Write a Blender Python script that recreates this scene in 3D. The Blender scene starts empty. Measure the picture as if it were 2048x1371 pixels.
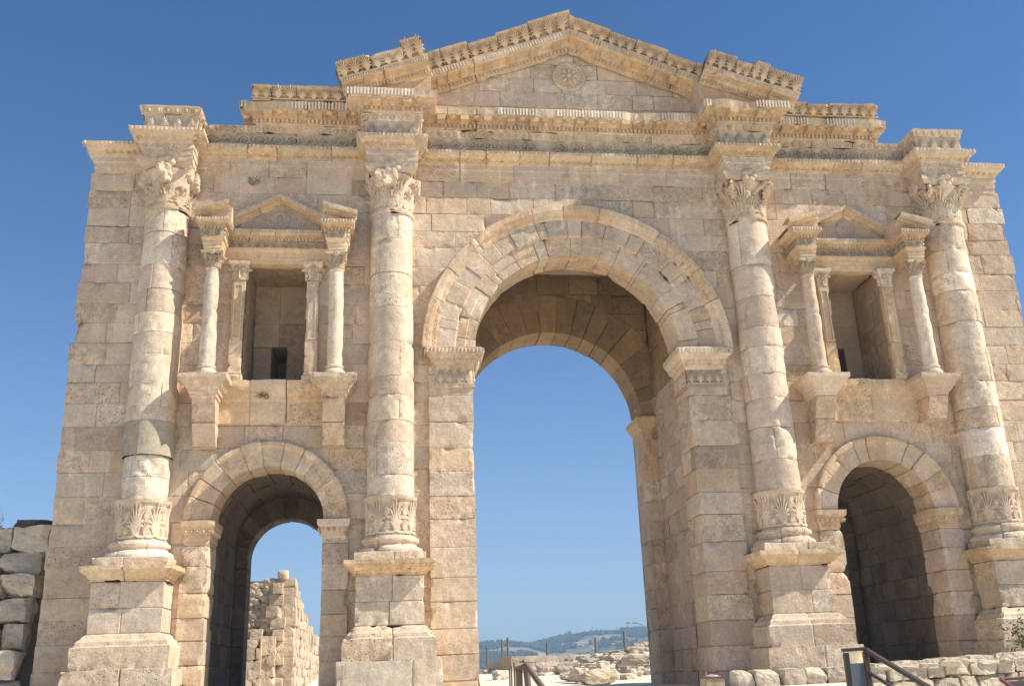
import bpy, math, random
import numpy as np
from mathutils import Matrix, Vector

random.seed(11)
rng = np.random.default_rng(11)
SC = bpy.context.scene
COL = SC.collection
PI = math.pi

# ---------------------------------------------------------------- camera
cam_d = bpy.data.cameras.new("camera")
cam = bpy.data.objects.new("camera", cam_d)
COL.objects.link(cam)
cam_d.sensor_width = 36.0
cam_d.lens = 34.6805
cam_d.clip_start = 0.1
cam_d.clip_end = 20000
_r, _u, _f = ((0.99308555, -0.11216536, -0.03464136), (-0.00310946, -0.32011869, 0.94737234),
              (0.11735171, 0.94071407, 0.31825402))
cam.matrix_world = Matrix(((_r[0], _u[0], -_f[0], -4.66313), (_r[1], _u[1], -_f[1], -23.62867),
                           (_r[2], _u[2], -_f[2], 1.0), (0, 0, 0, 1)))
SC.camera = cam
SC.render.resolution_x, SC.render.resolution_y = 1024, 685

# ---------------------------------------------------------------- light
SUN = Vector((1.0, -0.285, 1.07)).normalized()          # towards the sun
sun_el = math.asin(SUN.z)
sun_az = math.atan2(SUN.x, SUN.y)                      # clockwise from +Y
world = bpy.data.worlds.new("World")
SC.world = world
world.use_nodes = True
wn = world.node_tree.nodes
bg = wn["Background"]
sky = wn.new("ShaderNodeTexSky")
sky.sky_type = 'NISHITA'
sky.sun_disc = False
sky.sun_elevation = sun_el
sky.sun_rotation = sun_az
sky.altitude = 2500
sky.air_density = 1.0
sky.dust_density = 0.3
sky.ozone_density = 6.0
wl = world.node_tree.links
tintn = wn.new("ShaderNodeMix")
tintn.data_type = 'RGBA'; tintn.blend_type = 'MULTIPLY'; tintn.inputs[0].default_value = 1.0
tintn.inputs[7].default_value = (0.51, 0.83, 0.97, 1)
wl.new(sky.outputs[0], tintn.inputs[6])
gco = wn.new("ShaderNodeTexCoord"); sep = wn.new("ShaderNodeSeparateXYZ")
wl.new(gco.outputs['Generated'], sep.inputs[0])
mx = wn.new("ShaderNodeMath"); mx.operation = 'MAXIMUM'; mx.inputs[1].default_value = 0.0
wl.new(sep.outputs[2], mx.inputs[0])
pw = wn.new("ShaderNodeMath"); pw.operation = 'POWER'; pw.inputs[0].default_value = 0.0036
wl.new(mx.outputs[0], pw.inputs[1])
palen = wn.new("ShaderNodeMix"); palen.data_type = 'RGBA'        # dusty pale air towards the horizon
wl.new(pw.outputs[0], palen.inputs[0]); wl.new(tintn.outputs[2], palen.inputs[6])
palen.inputs[7].default_value = (2.95, 3.6, 4.4, 1)
wl.new(palen.outputs[2], bg.inputs[0])
bg.inputs[1].default_value = 0.10
sl = bpy.data.lights.new("sun", 'SUN')
sl.energy = 4.5
sl.angle = math.radians(0.53)
sl.color = (1.0, 0.93, 0.80)
so = bpy.data.objects.new("sun", sl)
COL.objects.link(so)
so.rotation_euler = (-SUN).to_track_quat('-Z', 'Y').to_euler()
so.location = (30, -20, 40)
SC.view_settings.view_transform = 'Standard'
SC.view_settings.look = 'None'
SC.view_settings.exposure = 0.67
SC.view_settings.gamma = 1.0
SC.cycles.max_bounces = 8
SC.cycles.diffuse_bounces = 5

# ---------------------------------------------------------------- noise
def _h(ix, iy, iz, s):
    n = (ix * 73856093) ^ (iy * 19349663) ^ (iz * 83492791) ^ (s * 374761393 + 668265263)
    n &= 0xFFFFFFFF
    n = ((n ^ (n >> 13)) * 1274126177) & 0xFFFFFFFF
    n = ((n ^ (n >> 15)) * 2246822519) & 0xFFFFFFFF
    n ^= n >> 16
    return (n & 0xFFFF) / 32767.5 - 1.0

def vn(p, s=0):
    q = np.floor(p).astype(np.int64)
    f = p - q
    f = f * f * (3 - 2 * f)
    x, y, z = q[..., 0], q[..., 1], q[..., 2]
    fx, fy, fz = f[..., 0], f[..., 1], f[..., 2]
    def L(a, b, t): return a + (b - a) * t
    return L(L(L(_h(x, y, z, s), _h(x + 1, y, z, s), fx), L(_h(x, y + 1, z, s), _h(x + 1, y + 1, z, s), fx), fy),
             L(L(_h(x, y, z + 1, s), _h(x + 1, y, z + 1, s), fx), L(_h(x, y + 1, z + 1, s), _h(x + 1, y + 1, z + 1, s), fx), fy), fz)

def fbm(p, o=3, s=0, g=.5):
    r = 0; a = 1.0; t = 0
    for i in range(o):
        r = r + a * vn(p * (2.03 ** i), s + i); t += a; a *= g
    return r / t

def sm(x): 
    x = np.clip(x, 0, 1)
    return x * x * (3 - 2 * x)

# ---------------------------------------------------------------- materials
def new_mat(name):
    m = bpy.data.materials.new(name); m.use_nodes = True
    nt = m.node_tree
    return m, nt, nt.nodes["Principled BSDF"]

def nd(nt, t, **k):
    n = nt.nodes.new(t)
    for a, b in k.items(): setattr(n, a, b)
    return n

def mixc(nt, fac, a, b, mode='MIX'):
    n = nd(nt, "ShaderNodeMix", data_type='RGBA', blend_type=mode)
    for s, v in ((0, fac), (6, a), (7, b)):
        if hasattr(v, 'links') or isinstance(v, bpy.types.NodeSocket): nt.links.new(v, n.inputs[s])
        else: n.inputs[s].default_value = v
    return n.outputs[2]

def noise(nt, co, scale, detail=4, rough=.6, dist=0):
    n = nd(nt, "ShaderNodeTexNoise")
    n.inputs['Scale'].default_value = scale; n.inputs['Detail'].default_value = detail
    n.inputs['Roughness'].default_value = rough; n.inputs['Distortion'].default_value = dist
    nt.links.new(co, n.inputs['Vector'])
    return n.outputs[0]

def ramp(nt, v, a, b, ca=(0, 0, 0, 1), cb=(1, 1, 1, 1)):
    r = nd(nt, "ShaderNodeValToRGB")
    r.color_ramp.elements[0].position = a; r.color_ramp.elements[0].color = ca
    r.color_ramp.elements[1].position = b; r.color_ramp.elements[1].color = cb
    nt.links.new(v, r.inputs[0])
    return r.outputs[0]

def stone_mat(name, sc=1.0, bump=.5, stain=True, pits=True):
    m, nt, p = new_mat(name)
    tc = nd(nt, "ShaderNodeTexCoord").outputs['Object']
    an = nd(nt, "ShaderNodeAttribute", attribute_name="tint")
    at, wr = an.outputs['Color'], an.outputs['Alpha']          # alpha: how weathered this stone is
    n1 = noise(nt, tc, .55 * sc, 4, .6)
    n2 = noise(nt, tc, 5.5 * sc, 5, .65, .3)
    n3 = noise(nt, tc, 18 * sc, 5, .75)
    rough = ramp(nt, wr, .2, .9, (.25,) * 3 + (1,))
    c = mixc(nt, 1.0, at, ramp(nt, n1, .3, .7, (.86, .84, .81, 1), (1.12, 1.12, 1.12, 1)), 'MULTIPLY')
    c = mixc(nt, rough, c, mixc(nt, 1.0, c, ramp(nt, n2, .32, .66, (.72, .68, .63, 1), (1.15, 1.15, 1.15, 1)), 'MULTIPLY'))
    c = mixc(nt, .75, c, mixc(nt, 1.0, c, ramp(nt, n3, .28, .68, (.70, .67, .63, 1), (1.18, 1.18, 1.18, 1)), 'MULTIPLY'))
    if stain:
        mp = nd(nt, "ShaderNodeMapping"); nt.links.new(tc, mp.inputs[0])
        mp.inputs['Scale'].default_value = (2.6, 2.6, .30)
        s = noise(nt, mp.outputs[0], 1.3, 6, .65)
        c = mixc(nt, ramp(nt, s, .53, .72), c, mixc(nt, .45, c, (.48, .33, .18, 1)))       # ochre runs
        mp2 = nd(nt, "ShaderNodeMapping"); nt.links.new(tc, mp2.inputs[0])
        mp2.inputs['Scale'].default_value = (3.1, 3.1, .35); mp2.inputs['Location'].default_value = (7, 3, 5)
        s2 = noise(nt, mp2.outputs[0], 1.2, 6, .65)
        c = mixc(nt, ramp(nt, s2, .57, .70), c, mixc(nt, 1.0, c, (1.18, 1.2, 1.25, 1), 'MULTIPLY'))      # pale lime runs
        s3 = noise(nt, tc, 2.3, 7, .72, .5)
        c = mixc(nt, ramp(nt, s3, .62, .76), c, mixc(nt, .55, c, (.20, .16, .12, 1)))     # dark crusts
        s4 = noise(nt, tc, 3.4, 5, .7, .2)
        c = mixc(nt, ramp(nt, s4, .60, .68), c, mixc(nt, 1.0, c, (1.16, 1.18, 1.22, 1), 'MULTIPLY'))     # fresh spalls
    h = n3
    if pits:
        v = nd(nt, "ShaderNodeTexVoronoi"); v.inputs['Scale'].default_value = 15 * sc
        nt.links.new(tc, v.inputs['Vector'])
        pm = nd(nt, "ShaderNodeMath", operation='MULTIPLY')
        nt.links.new(ramp(nt, v.outputs['Distance'], .14, .30, (1, 1, 1, 1), (0, 0, 0, 1)), pm.inputs[0])
        nt.links.new(ramp(nt, wr, .6, .75), pm.inputs[1])
        pm2 = nd(nt, "ShaderNodeMath", operation='MULTIPLY'); nt.links.new(pm.outputs[0], pm2.inputs[0])
        nt.links.new(ramp(nt, noise(nt, tc, 2.2 * sc, 3, .6), .38, .55), pm2.inputs[1])
        pm = pm2
        c = mixc(nt, pm.outputs[0], c, mixc(nt, 1.0, c, (.46, .38, .30, 1), 'MULTIPLY'))
        sb = nd(nt, "ShaderNodeMath", operation='SUBTRACT')
        nt.links.new(n3, sb.inputs[0]); nt.links.new(pm.outputs[0], sb.inputs[1])
        h = sb.outputs[0]
    nt.links.new(c, p.inputs['Base Color'])
    p.inputs['Roughness'].default_value = .92
    p.inputs['Specular IOR Level'].default_value = .2
    ad = nd(nt, "ShaderNodeMath", operation='MULTIPLY_ADD')
    nt.links.new(n2, ad.inputs[0]); ad.inputs[1].default_value = 1.5; nt.links.new(h, ad.inputs[2])
    b = nd(nt, "ShaderNodeBump"); b.inputs['Strength'].default_value = bump; b.inputs['Distance'].default_value = .03
    nt.links.new(ad.outputs[0], b.inputs['Height']); nt.links.new(b.outputs[0], p.inputs['Normal'])
    return m

def plain_mat(name, col, rough=.7, metal=0, var=.25, scale=6, stretch=None, bump=.2):
    m, nt, p = new_mat(name)
    tc = nd(nt, "ShaderNodeTexCoord").outputs['Object']
    if stretch:
        mp = nd(nt, "ShaderNodeMapping"); nt.links.new(tc, mp.inputs[0]); mp.inputs['Scale'].default_value = stretch
        tc = mp.outputs[0]
    n = noise(nt, tc, scale, 5, .65)
    c4 = (*col, 1)
    c = mixc(nt, 1.0, c4, ramp(nt, n, .25, .75, (1 - var,) * 3 + (1,), (1 + var,) * 3 + (1,)), 'MULTIPLY')
    nt.links.new(c, p.inputs['Base Color'])
    p.inputs['Roughness'].default_value = rough; p.inputs['Metallic'].default_value = metal
    b = nd(nt, "ShaderNodeBump"); b.inputs['Strength'].default_value = bump; b.inputs['Distance'].default_value = .01
    nt.links.new(n, b.inputs['Height']); nt.links.new(b.outputs[0], p.inputs['Normal'])
    return m

M_ST = stone_mat("weathered_limestone")
M_CARV = stone_mat("carved_limestone", 1.0, .35, True, False)
M_ROCK = stone_mat("rubble_rock", 1.3, 1.0, False, True)
M_WOOD = plain_mat("weathered_wood", (.17, .125, .09), .8, 0, .45, 9, (6, 6, .6), .4)
M_PLANK = plain_mat("pale_planks", (.40, .31, .20), .85, 0, .35, 5, (3, 3, .4), .3)
M_BROWN = plain_mat("brown_painted_metal", (.075, .055, .042), .38, .3, .2, 12)
M_RED = plain_mat("red_brown_frame", (.16, .06, .045), .5, 0, .25, 8)
M_GALV = plain_mat("grey_galvanised_steel", (.22, .23, .24), .5, .5, .2, 6)
M_PAPER = plain_mat("crumpled_paper", (.62, .62, .66), .7, 0, .4, 14, None, .8)
M_LEAF = plain_mat("dusty_leaf", (.10, .12, .045), .7, 0, .5, 3)
M_CYP = plain_mat("dark_cypress_leaf", (.025, .04, .022), .8, 0, .5, 3)
M_TWIG = plain_mat("dry_twig", (.30, .24, .15), .8, 0, .3, 5)
M_FOREST = plain_mat("hill_trees", (.028, .042, .022), .9, 0, .6, .08)

CREAM = (.735, .618, .47); TAN = (.655, .522, .375); PINK = (.66, .512, .395); GREY = (.60, .52, .415)
ORANGE = (.67, .48, .305); DARK = (.44, .335, .255); LIGHT = (.82, .73, .61); GOLD = (.70, .52, .315)
SHADE_BROWN = (.33, .26, .19)  # dark interior brown: passage shade put into the stone tint
PAL_W = [(CREAM, 2), (TAN, 4), (PINK, 4), (GREY, 2.5), (ORANGE, 1.2), (DARK, .7), (LIGHT, .5)]
PAL_COL = [(CREAM, 5), (PINK, 2), (TAN, 2), (LIGHT, 3)]
PAL_C = [(GOLD, 4), (TAN, 3), (CREAM, 2), (ORANGE, 1.5), (PINK, .8)]
PAL_V = [((.41, .29, .165), 4), ((.34, .24, .14), 3), ((.30, .22, .14), 2), ((.46, .32, .17), 1)]  # central chamber: ochre stone darkened so the colour carries interior shade
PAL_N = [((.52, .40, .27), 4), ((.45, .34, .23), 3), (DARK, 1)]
PAL_I = [((.27, .215, .16), 4), ((.20, .16, .125), 3), (SHADE_BROWN, 1.5)]  # small passages: stained stone, with their shade also put into the colour
PAL_P = [(CREAM, 3), (PINK, 4), (TAN, 2), (GREY, 2), (LIGHT, 1)]
PAL_R = [((.58, .50, .39), 3), ((.68, .60, .48), 3), ((.48, .41, .315), 2), ((.60, .50, .40), 1)]

def pick(pal):
    w = np.array([b for _, b in pal], float)
    c = np.array(pal[rng.choice(len(pal), p=w / w.sum())][0])
    c2 = np.array(pal[rng.choice(len(pal), p=w / w.sum())][0])
    m = sum(np.array(a) * b for a, b in pal) / w.sum()
    return (c * .52 + c2 * .18 + m * .30) * rng.uniform(.90, 1.09)

# ---------------------------------------------------------------- mesh builder
class MB:
    def __init__(s): s.V = []; s.F = []; s.T = []; s.n = 0
    def add(s, V, F, t=(.5, .42, .32)):
        V = np.asarray(V, float).reshape(-1, 3); F = np.asarray(F, np.int64)
        t = np.asarray(t, float)
        if t.ndim == 1: t = np.tile(t, (len(V), 1))
        if t.shape[1] == 3: t = np.concatenate([t, np.full((len(t), 1), .3)], 1)
        if F.shape[1] == 3: F = np.concatenate([F, F[:, 2:]], 1)
        s.V.append(V); s.F.append(F + s.n); s.T.append(t); s.n += len(V)
    def grid(s, X, t):
        nu, nw = X.shape[:2]
        i = np.arange(nu * nw).reshape(nu, nw)
        F = np.stack([i[:-1, :-1], i[1:, :-1], i[1:, 1:], i[:-1, 1:]], -1).reshape(-1, 4)
        s.add(X.reshape(-1, 3), F, t)
    def build(s, name, mat, parent=None, smooth=False):
        V = np.concatenate(s.V); F = np.concatenate(s.F); T = np.concatenate(s.T)
        me = bpy.data.meshes.new(name)
        tri = F[:, 2] == F[:, 3]
        nl = np.where(tri, 3, 4)
        loops = F.reshape(-1)[np.stack([np.ones(len(F), bool)] * 3 + [~tri], 1).reshape(-1)]
        me.vertices.add(len(V)); me.vertices.foreach_set("co", V.astype(np.float32).reshape(-1))
        me.loops.add(len(loops)); me.loops.foreach_set("vertex_index", loops.astype(np.int32))
        st = np.concatenate([[0], np.cumsum(nl)[:-1]])
        me.polygons.add(len(F)); me.polygons.foreach_set("loop_start", st.astype(np.int32))
        me.polygons.foreach_set("loop_total", nl.astype(np.int32))
        me.update(calc_edges=True)
        me.validate()
        a = me.attributes.new("tint", 'FLOAT_COLOR', 'POINT')
        a.data.foreach_set("color", T.astype(np.float32).reshape(-1))
        me.polygons.foreach_set("use_smooth", np.full(len(me.polygons), smooth))
        me.materials.append(mat)
        o = bpy.data.objects.new(name, me); COL.objects.link(o)
        if parent is not None: o.parent = parent
        return o

def tag(o, label=None, cat=None, group=None, kind=None):
    if label: o["label"] = label
    if cat: o["category"] = cat
    if group: o["group"] = group
    if kind: o["kind"] = kind
    return o

def empty(name, loc, label, cat, group=None):
    o = bpy.data.objects.new(name, None); COL.objects.link(o); o.location = loc
    return tag(o, label, cat, group)

# profile: list of (a, b); normal = (db, -da)
def prof(pts, res=.06, je=(0, 0), g=.008):
    pts = np.array(pts, float)
    P = [pts[0]]
    for i in range(len(pts) - 1):
        d = pts[i + 1] - pts[i]; L = np.hypot(*d); n = max(1, int(math.ceil(L / res)))
        for k in range(1, n + 1): P.append(pts[i] + d * k / n)
    P = np.array(P)
    def ins(P, rev):
        if rev: P = P[::-1]
        d = P[1] - P[0]; L = np.hypot(*d)
        P = np.concatenate([P[:1], [P[0] + d / L * min(g, L * .3)], [P[0] + d / L * min(2.4 * g, L * .6)], P[1:]])
        return P[::-1] if rev else P
    if je[0]: P = ins(P, False)
    if je[1]: P = ins(P, True)
    d = np.diff(P, axis=0); l = np.hypot(d[:, 0], d[:, 1]); l[l == 0] = 1e-9
    n = np.stack([d[:, 1], -d[:, 0]], 1) / l[:, None]
    N = np.zeros_like(P); N[:-1] += n; N[1:] += n
    N /= np.maximum(np.linalg.norm(N, axis=1), .3)[:, None]
    return P, N, np.concatenate([[0], np.cumsum(l)])

SEED = [0]
def patch(mb, u0, u1, pr, pos, tint, res=.05, jt=(1, 1, 0, 0), amp=1., chip=1., off=0., dep=.022, met=1., lip=0., g=.009):
    """one stone: u range in metres/met, profile pr; pos(U, A, B) -> xyz. jt = joints at u0, u1, w0, w1"""
    P, N, S = pr
    L = (u1 - u0) * met
    q = rng.random(); dep = dep * (.5 if q < .5 else 1. if q < .85 else 2.2); dk = rng.choice([-.08, .03, .14, .42], p=[.36, .38, .18, .08])
    us = [0.0]
    gg = min(g, L * .1)
    if jt[0]: us += [gg, 2.4 * gg]
    a = us[-1]; b = L - (2.4 * gg if jt[1] else 0)
    n = max(1, int(math.ceil((b - a) / res)))
    us += [a + (b - a) * k / n for k in range(1, n + 1)]
    if jt[1]: us += [L - gg, L]
    us = np.array(us)
    U = u0 + us / met
    Ug = np.repeat(U[:, None], len(P), 1)
    A0 = np.repeat(P[None, :, 0], len(U), 0); B0 = np.repeat(P[None, :, 1], len(U), 0)
    big = 9.0
    du = np.minimum(us if jt[0] else us * 0 + big, (L - us) if jt[1] else us * 0 + big)[:, None]
    dw = np.minimum(S if jt[2] else S * 0 + big, (S[-1] - S) if jt[3] else S * 0 + big)[None, :]
    dj = np.minimum(du, dw)
    de = np.minimum(np.minimum(us, L - us)[:, None], np.minimum(S, S[-1] - S)[None, :])
    p0 = pos(Ug, A0, B0)
    H = -dep * (1 - sm(dj / (2.2 * gg)))
    if off:
        fr = sm(np.minimum(us if not jt[0] else us * 0 + 1, (L - us) if not jt[1] else us * 0 + 1) / .18)[:, None]
        H = H + off * fr
    H = H + amp * (.012 * fbm(p0 * 1.6, 2, 3) + .007 * vn(p0 * 7, 9))
    c = np.clip(fbm(p0 * 2.6, 3, 21) - .12, 0, 1)
    H = H - chip * .16 * c * np.exp(-de / .07)
    c2 = np.clip(vn(p0 * 1.3, 31) - .55, 0, 1)
    H = H - chip * .05 * c2 * (.5 + .5 * vn(p0 * 9, 5))
    A = A0 + N[None, :, 0] * H; B = B0 + N[None, :, 1] * H
    if lip:                                   # broken outer lips of cornices
        q = np.clip(fbm(p0 * np.array([2.2, 2.2, .6]), 3, 41) + .02, 0, 1) * lip
        amax = P[:, 0].max(); amin = P[0, 0]
        k = (A - amin) / max(1e-6, amax - amin)
        A = np.where(k > .35, A - (k - .35) * q * (amax - amin) * 1.1, A)
    t = np.array(tint) * (1 + .08 * vn(p0 * 3.1, 77)[..., None])
    t = t * (1 - dk * (1 - sm(dj / .022)))[..., None]
    t = np.concatenate([t, np.full(t.shape[:2] + (1,), rng.random())], -1)
    mb.grid(pos(Ug, A, B), t.reshape(-1, 4))

def split(L, lo, hi):
    out = [0.0]; 
    while L - out[-1] > hi * 1.15:
        out.append(out[-1] + rng.uniform(lo, hi))
    if len(out) > 1 and L - out[-1] < lo * .6: out.pop()
    return out + [L]

def seg_pos(p0, t, n, L, c0, c1):
    a = .9
    def pos(U, A, B):
        if L < 1.9:
            s = U - c0 * A * (1 - U / L) + c1 * A * (U / L)
        else:
            s = U - c0 * A * np.clip(1 - U / a, 0, 1) + c1 * A * np.clip(1 - (L - U) / a, 0, 1)
        return np.stack([p0[0] + t[0] * s + n[0] * A, p0[1] + t[1] * s + n[1] * A, B], -1)
    return pos

def segs(path):
    P = [np.array(p, float) for p in path]; out = []
    T = [(P[i + 1] - P[i]) / np.linalg.norm(P[i + 1] - P[i]) for i in range(len(P) - 1)]
    cs = [0]
    for i in range(len(T) - 1):
        cr = T[i][0] * T[i + 1][1] - T[i][1] * T[i + 1][0]; dt = T[i] @ T[i + 1]
        cs.append(math.tan(math.atan2(cr, dt) / 2))
    cs.append(0)
    for i in range(len(T)):
        out.append((P[i], T[i], np.array([T[i][1], -T[i][0]]), float(np.linalg.norm(P[i + 1] - P[i])), cs[i], cs[i + 1]))
    return out

def sweep(mb, path, pr, pal, lo=.7, hi=1.4, jw=(0, 0), cb=None, **k):
    """mitred moulding along a plan path, cut into blocks"""
    col = pick(pal); 
    for (p0, t, n, L, c0, c1) in segs(path):
        if cb and cb(p0, t, L): 
            col = pick(pal); continue
        sp = split(L, lo, hi)
        pos = seg_pos(p0, t, n, L, c0, c1)
        for i in range(len(sp) - 1):
            kk = dict(k)
            if 'lipf' in kk: kk['lip'] = kk.pop('lipf')()
            if i > 0: col = pick(pal)
            patch(mb, sp[i], sp[i + 1], pr, pos, col, jt=(i > 0, i < len(sp) - 2) + tuple(jw),
                  off=rng.normal(0, .006), **kk)

def courses(z0, z1, h=.54, v=.09):
    n = max(1, round((z1 - z0) / h)); w = rng.uniform(1 - v * 1.5, 1 + v * 1.5, n); w = w / w.sum() * (z1 - z0)
    return [z0] + list(z0 + np.cumsum(w))

def masonry(mb, path, zs, pal, out=0., lo=.6, hi=1.3, **k):
    for a, b in zip(zs[:-1], zs[1:]):
        sweep(mb, path, prof([(out, a), (out, b)], .06, (1, 1)), pal, lo, hi, (1, 1), **{'dep': .016, **k})

def ring(mb, cx, zc, yb, pr, pal, n, a0=0., a1=PI, res=.06, jit=.15, **k):
    """voussoirs: profile in (radius, out = -y)"""
    def pos(U, A, B):
        return np.stack([cx + A * np.cos(U), yb - B, zc + A * np.sin(U)], -1)
    st = np.linspace(a0, a1, n + 1); st[1:-1] += rng.uniform(-jit, jit, n - 1) * (a1 - a0) / n
    r = np.mean(pr[0][:, 0])
    for i in range(n):
        patch(mb, st[i], st[i + 1], pr, pos, pick(pal), res, (1, 1, 0, 0), off=rng.normal(0, .007), met=r, **k)

def lathe_pos(cx, cy):
    def pos(U, A, B):
        return np.stack([cx + A * np.cos(U), cy + A * np.sin(U), B], -1)
    return pos

FA0, FA1 = -PI - .75, .75     # arc of an engaged column: front (−y) is −π/2

# ---------------------------------------------------------------- ornament templates (x right, y up, z out)
def tube(pts, r, k=5, half=True):
    pts = np.array(pts, float); n = len(pts); r = np.broadcast_to(np.asarray(r, float), (n,))
    d = np.gradient(pts, axis=0); d /= np.maximum(np.linalg.norm(d, axis=1), 1e-9)[:, None]
    z = np.array([0, 0, 1.0]); s = np.cross(z, d); s /= np.maximum(np.linalg.norm(s, axis=1), 1e-6)[:, None]
    up = np.cross(d, s)
    th = np.linspace(0, PI, k) if half else np.linspace(0, 2 * PI, k + 1)
    X = pts[:, None] + r[:, None, None] * (np.cos(th)[None, :, None] * s[:, None] + np.sin(th)[None, :, None] * (z if half else up[:, None]))
    i = np.arange(n * len(th)).reshape(n, len(th))
    F = np.stack([i[:-1, :-1], i[1:, :-1], i[1:, 1:], i[:-1, 1:]], -1).reshape(-1, 4)
    return X.reshape(-1, 3), F

def join(parts):
    V = []; F = []; n = 0
    for v, f in parts:
        f = np.asarray(f)
        if f.shape[1] == 3: f = np.concatenate([f, f[:, 2:]], 1)
        V.append(v); F.append(f + n); n += len(v)
    return np.concatenate(V), np.concatenate(F)

def t_box(w, h, d):
    V = [(x, y, z) for z in (0, d) for y in (0, h) for x in (-w / 2, w / 2)]
    return np.array(V), np.array([(4, 5, 7, 6), (0, 1, 5, 4), (2, 6, 7, 3), (0, 4, 6, 2), (1, 3, 7, 5)])

def t_palmette(nl=9, spread=1.25):
    ps = []
    for i in range(nl):
        f = i / (nl - 1) * 2 - 1
        s = np.linspace(0, 1, 8)
        ln = 1.0 - .33 * abs(f) ** 1.5
        x = np.sin(f * spread * (.35 + .75 * s)) * s * ln * .55 + .06 * f
        y = np.cos(f * spread * .75 * s) * s * ln - .18 * abs(f) * s ** 3
        r = .047 * np.sin(np.clip(s * 1.02 + .03, 0, 1) * PI * .93) ** .6 + .006
        ps.append(tube(np.stack([x, y, 0 * x - .004], 1), r, 4))
    ps.append(tube([(-.5, .03, 0), (-.2, .0, 0), (0, .06, 0), (.2, .0, 0), (.5, .03, 0)], .045, 4))
    v, f = join(ps); v[:, 2] *= 2.4
    return v, f

def t_ball(rx, ry, rz, nu=8, nv=4):
    th = np.linspace(0, 2 * PI, nu + 1); ph = np.linspace(0, PI / 2, nv)
    X = np.stack([np.cos(th)[:, None] * np.cos(ph) * rx, np.sin(th)[:, None] * np.cos(ph) * ry, np.ones(nu + 1)[:, None] * np.sin(ph) * rz], -1)
    i = np.arange((nu + 1) * nv).reshape(nu + 1, nv)
    return X.reshape(-1, 3), np.stack([i[:-1, :-1], i[1:, :-1], i[1:, 1:], i[:-1, 1:]], -1).reshape(-1, 4)

def t_egg():
    v, f = t_ball(.26, .42, .42, 8, 4)
    th = np.linspace(.15 * PI + PI / 2, 2.5 * PI - .15 * PI, 9)
    sh = tube(np.stack([.38 * np.cos(th), .5 * np.sin(th), 0 * th], 1), .10, 4); sh[0][:, 2] *= 1.8
    dt = tube([(.5, .45, 0), (.5, -.45, 0)], (.08, .02), 4)
    return join([(v, f), sh, dt])

def t_scroll():
    ps = []
    s = np.linspace(0, 1, 22); a = PI * 1.05 - s * 3.1 * PI; r = .44 * (1 - s) + .1
    ps.append(tube(np.stack([r * np.cos(a), r * np.sin(a), 0 * s], 1), .065 * (1 - .4 * s), 4))
    for k in range(6):
        q = k * PI / 3
        v, f = t_ball(.085, .06, .09, 6, 3); c, sn = math.cos(q), math.sin(q)
        v = np.stack([v[:, 0] * c - v[:, 1] * sn + .12 * c, v[:, 0] * sn + v[:, 1] * c + .12 * sn, v[:, 2]], 1); ps.append((v, f))
    for k in range(7):
        q = .3 + k * .9; rr = .36
        b = np.array([rr * math.cos(q), rr * math.sin(q), 0]); e = b * 1.42 + np.array([-.1 * math.sin(q), .1 * math.cos(q), 0])
        ps.append(tube([b, (b + e) / 2 + [0, 0, .04], e], (.03, .06, .012), 4))
    v, f = join(ps); v[:, 2] *= 2.6
    return v, f

def t_leaf(h, w, curl=1.0, nu=13, nv=20, lobes=5, lean=.05, cr=.5):
    """acanthus leaf: lobed sheet that rises, then rolls outwards at the tip"""
    v = np.linspace(0, 1, nv)
    ang = lean + curl * 2.5 * sm((v - cr) / (1 - cr)) ** 1.3
    ds = h * 1.18 / (nv - 1)
    y = np.concatenate([[0], np.cumsum(np.cos(ang[:-1]) * ds)]); z = np.concatenate([[0], np.cumsum(np.sin(ang[:-1]) * ds)])
    hw = w / 2 * (.62 + .5 * np.sin(v * PI * .85) ** .8) * np.sqrt(np.clip(1.02 - v ** 5, 0, 1))
    u = np.linspace(-1, 1, nu)
    lob = 1 - .34 * (np.abs(np.sin(v * PI * lobes)) < .4)
    X = u[None] * hw[:, None] * (1 - (1 - lob[:, None]) * np.abs(u[None]) ** 2)
    au = np.abs(u)
    rel = .16 * w * (np.exp(-(u / .15) ** 2))[None] + .09 * w * np.cos(au[None] * 8 - v[:, None] * 2 * PI * lobes * .5) * (au > .15)[None] - .20 * w * (au ** 2)[None]
    ny = -np.sin(ang); nz = np.cos(ang)
    V = np.stack([X, y[:, None] + rel * ny[:, None], z[:, None] + rel * nz[:, None] + .02], -1)
    i = np.arange(nv * nu).reshape(nv, nu)
    return V.reshape(-1, 3), np.stack([i[:-1, :-1], i[:-1, 1:], i[1:, 1:], i[1:, :-1]], -1).reshape(-1, 4)

def orn(mb, T, P, ex, ey, ez, S, tint, jit=.0):
    V, F = T; P = np.atleast_2d(np.asarray(P, float)); n = len(P)
    ex, ey, ez = [np.broadcast_to(np.asarray(e, float), (n, 3)) for e in (ex, ey, ez)]
    S = np.broadcast_to(np.asarray(S, float), (n, 3)) * (1 + rng.uniform(-jit, jit, (n, 3)))
    W = P[:, None] + (V[None, :, 0:1] * S[:, None, 0:1]) * ex[:, None] + (V[None, :, 1:2] * S[:, None, 1:2]) * ey[:, None] + (V[None, :, 2:3] * S[:, None, 2:3]) * ez[:, None]
    Ff = (F[None] + (np.arange(n) * len(V))[:, None, None]).reshape(-1, 4)
    W = W.reshape(-1, 3)
    W = W + .006 * np.stack([vn(W * 9, 51), vn(W * 9, 52), vn(W * 9, 53)], 1)
    t = np.asarray(tint, float)
    if t.ndim == 2: t = np.repeat(t, len(V), 0)
    mb.add(W, Ff, t)

T_PAL, T_EGG, T_SCR = t_palmette(), t_egg(), t_scroll()
T_DENT = t_box(.6, 1, 1); T_TONG = t_box(.45, 1, 1); T_BALL = t_ball(.5, .5, .4)

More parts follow.
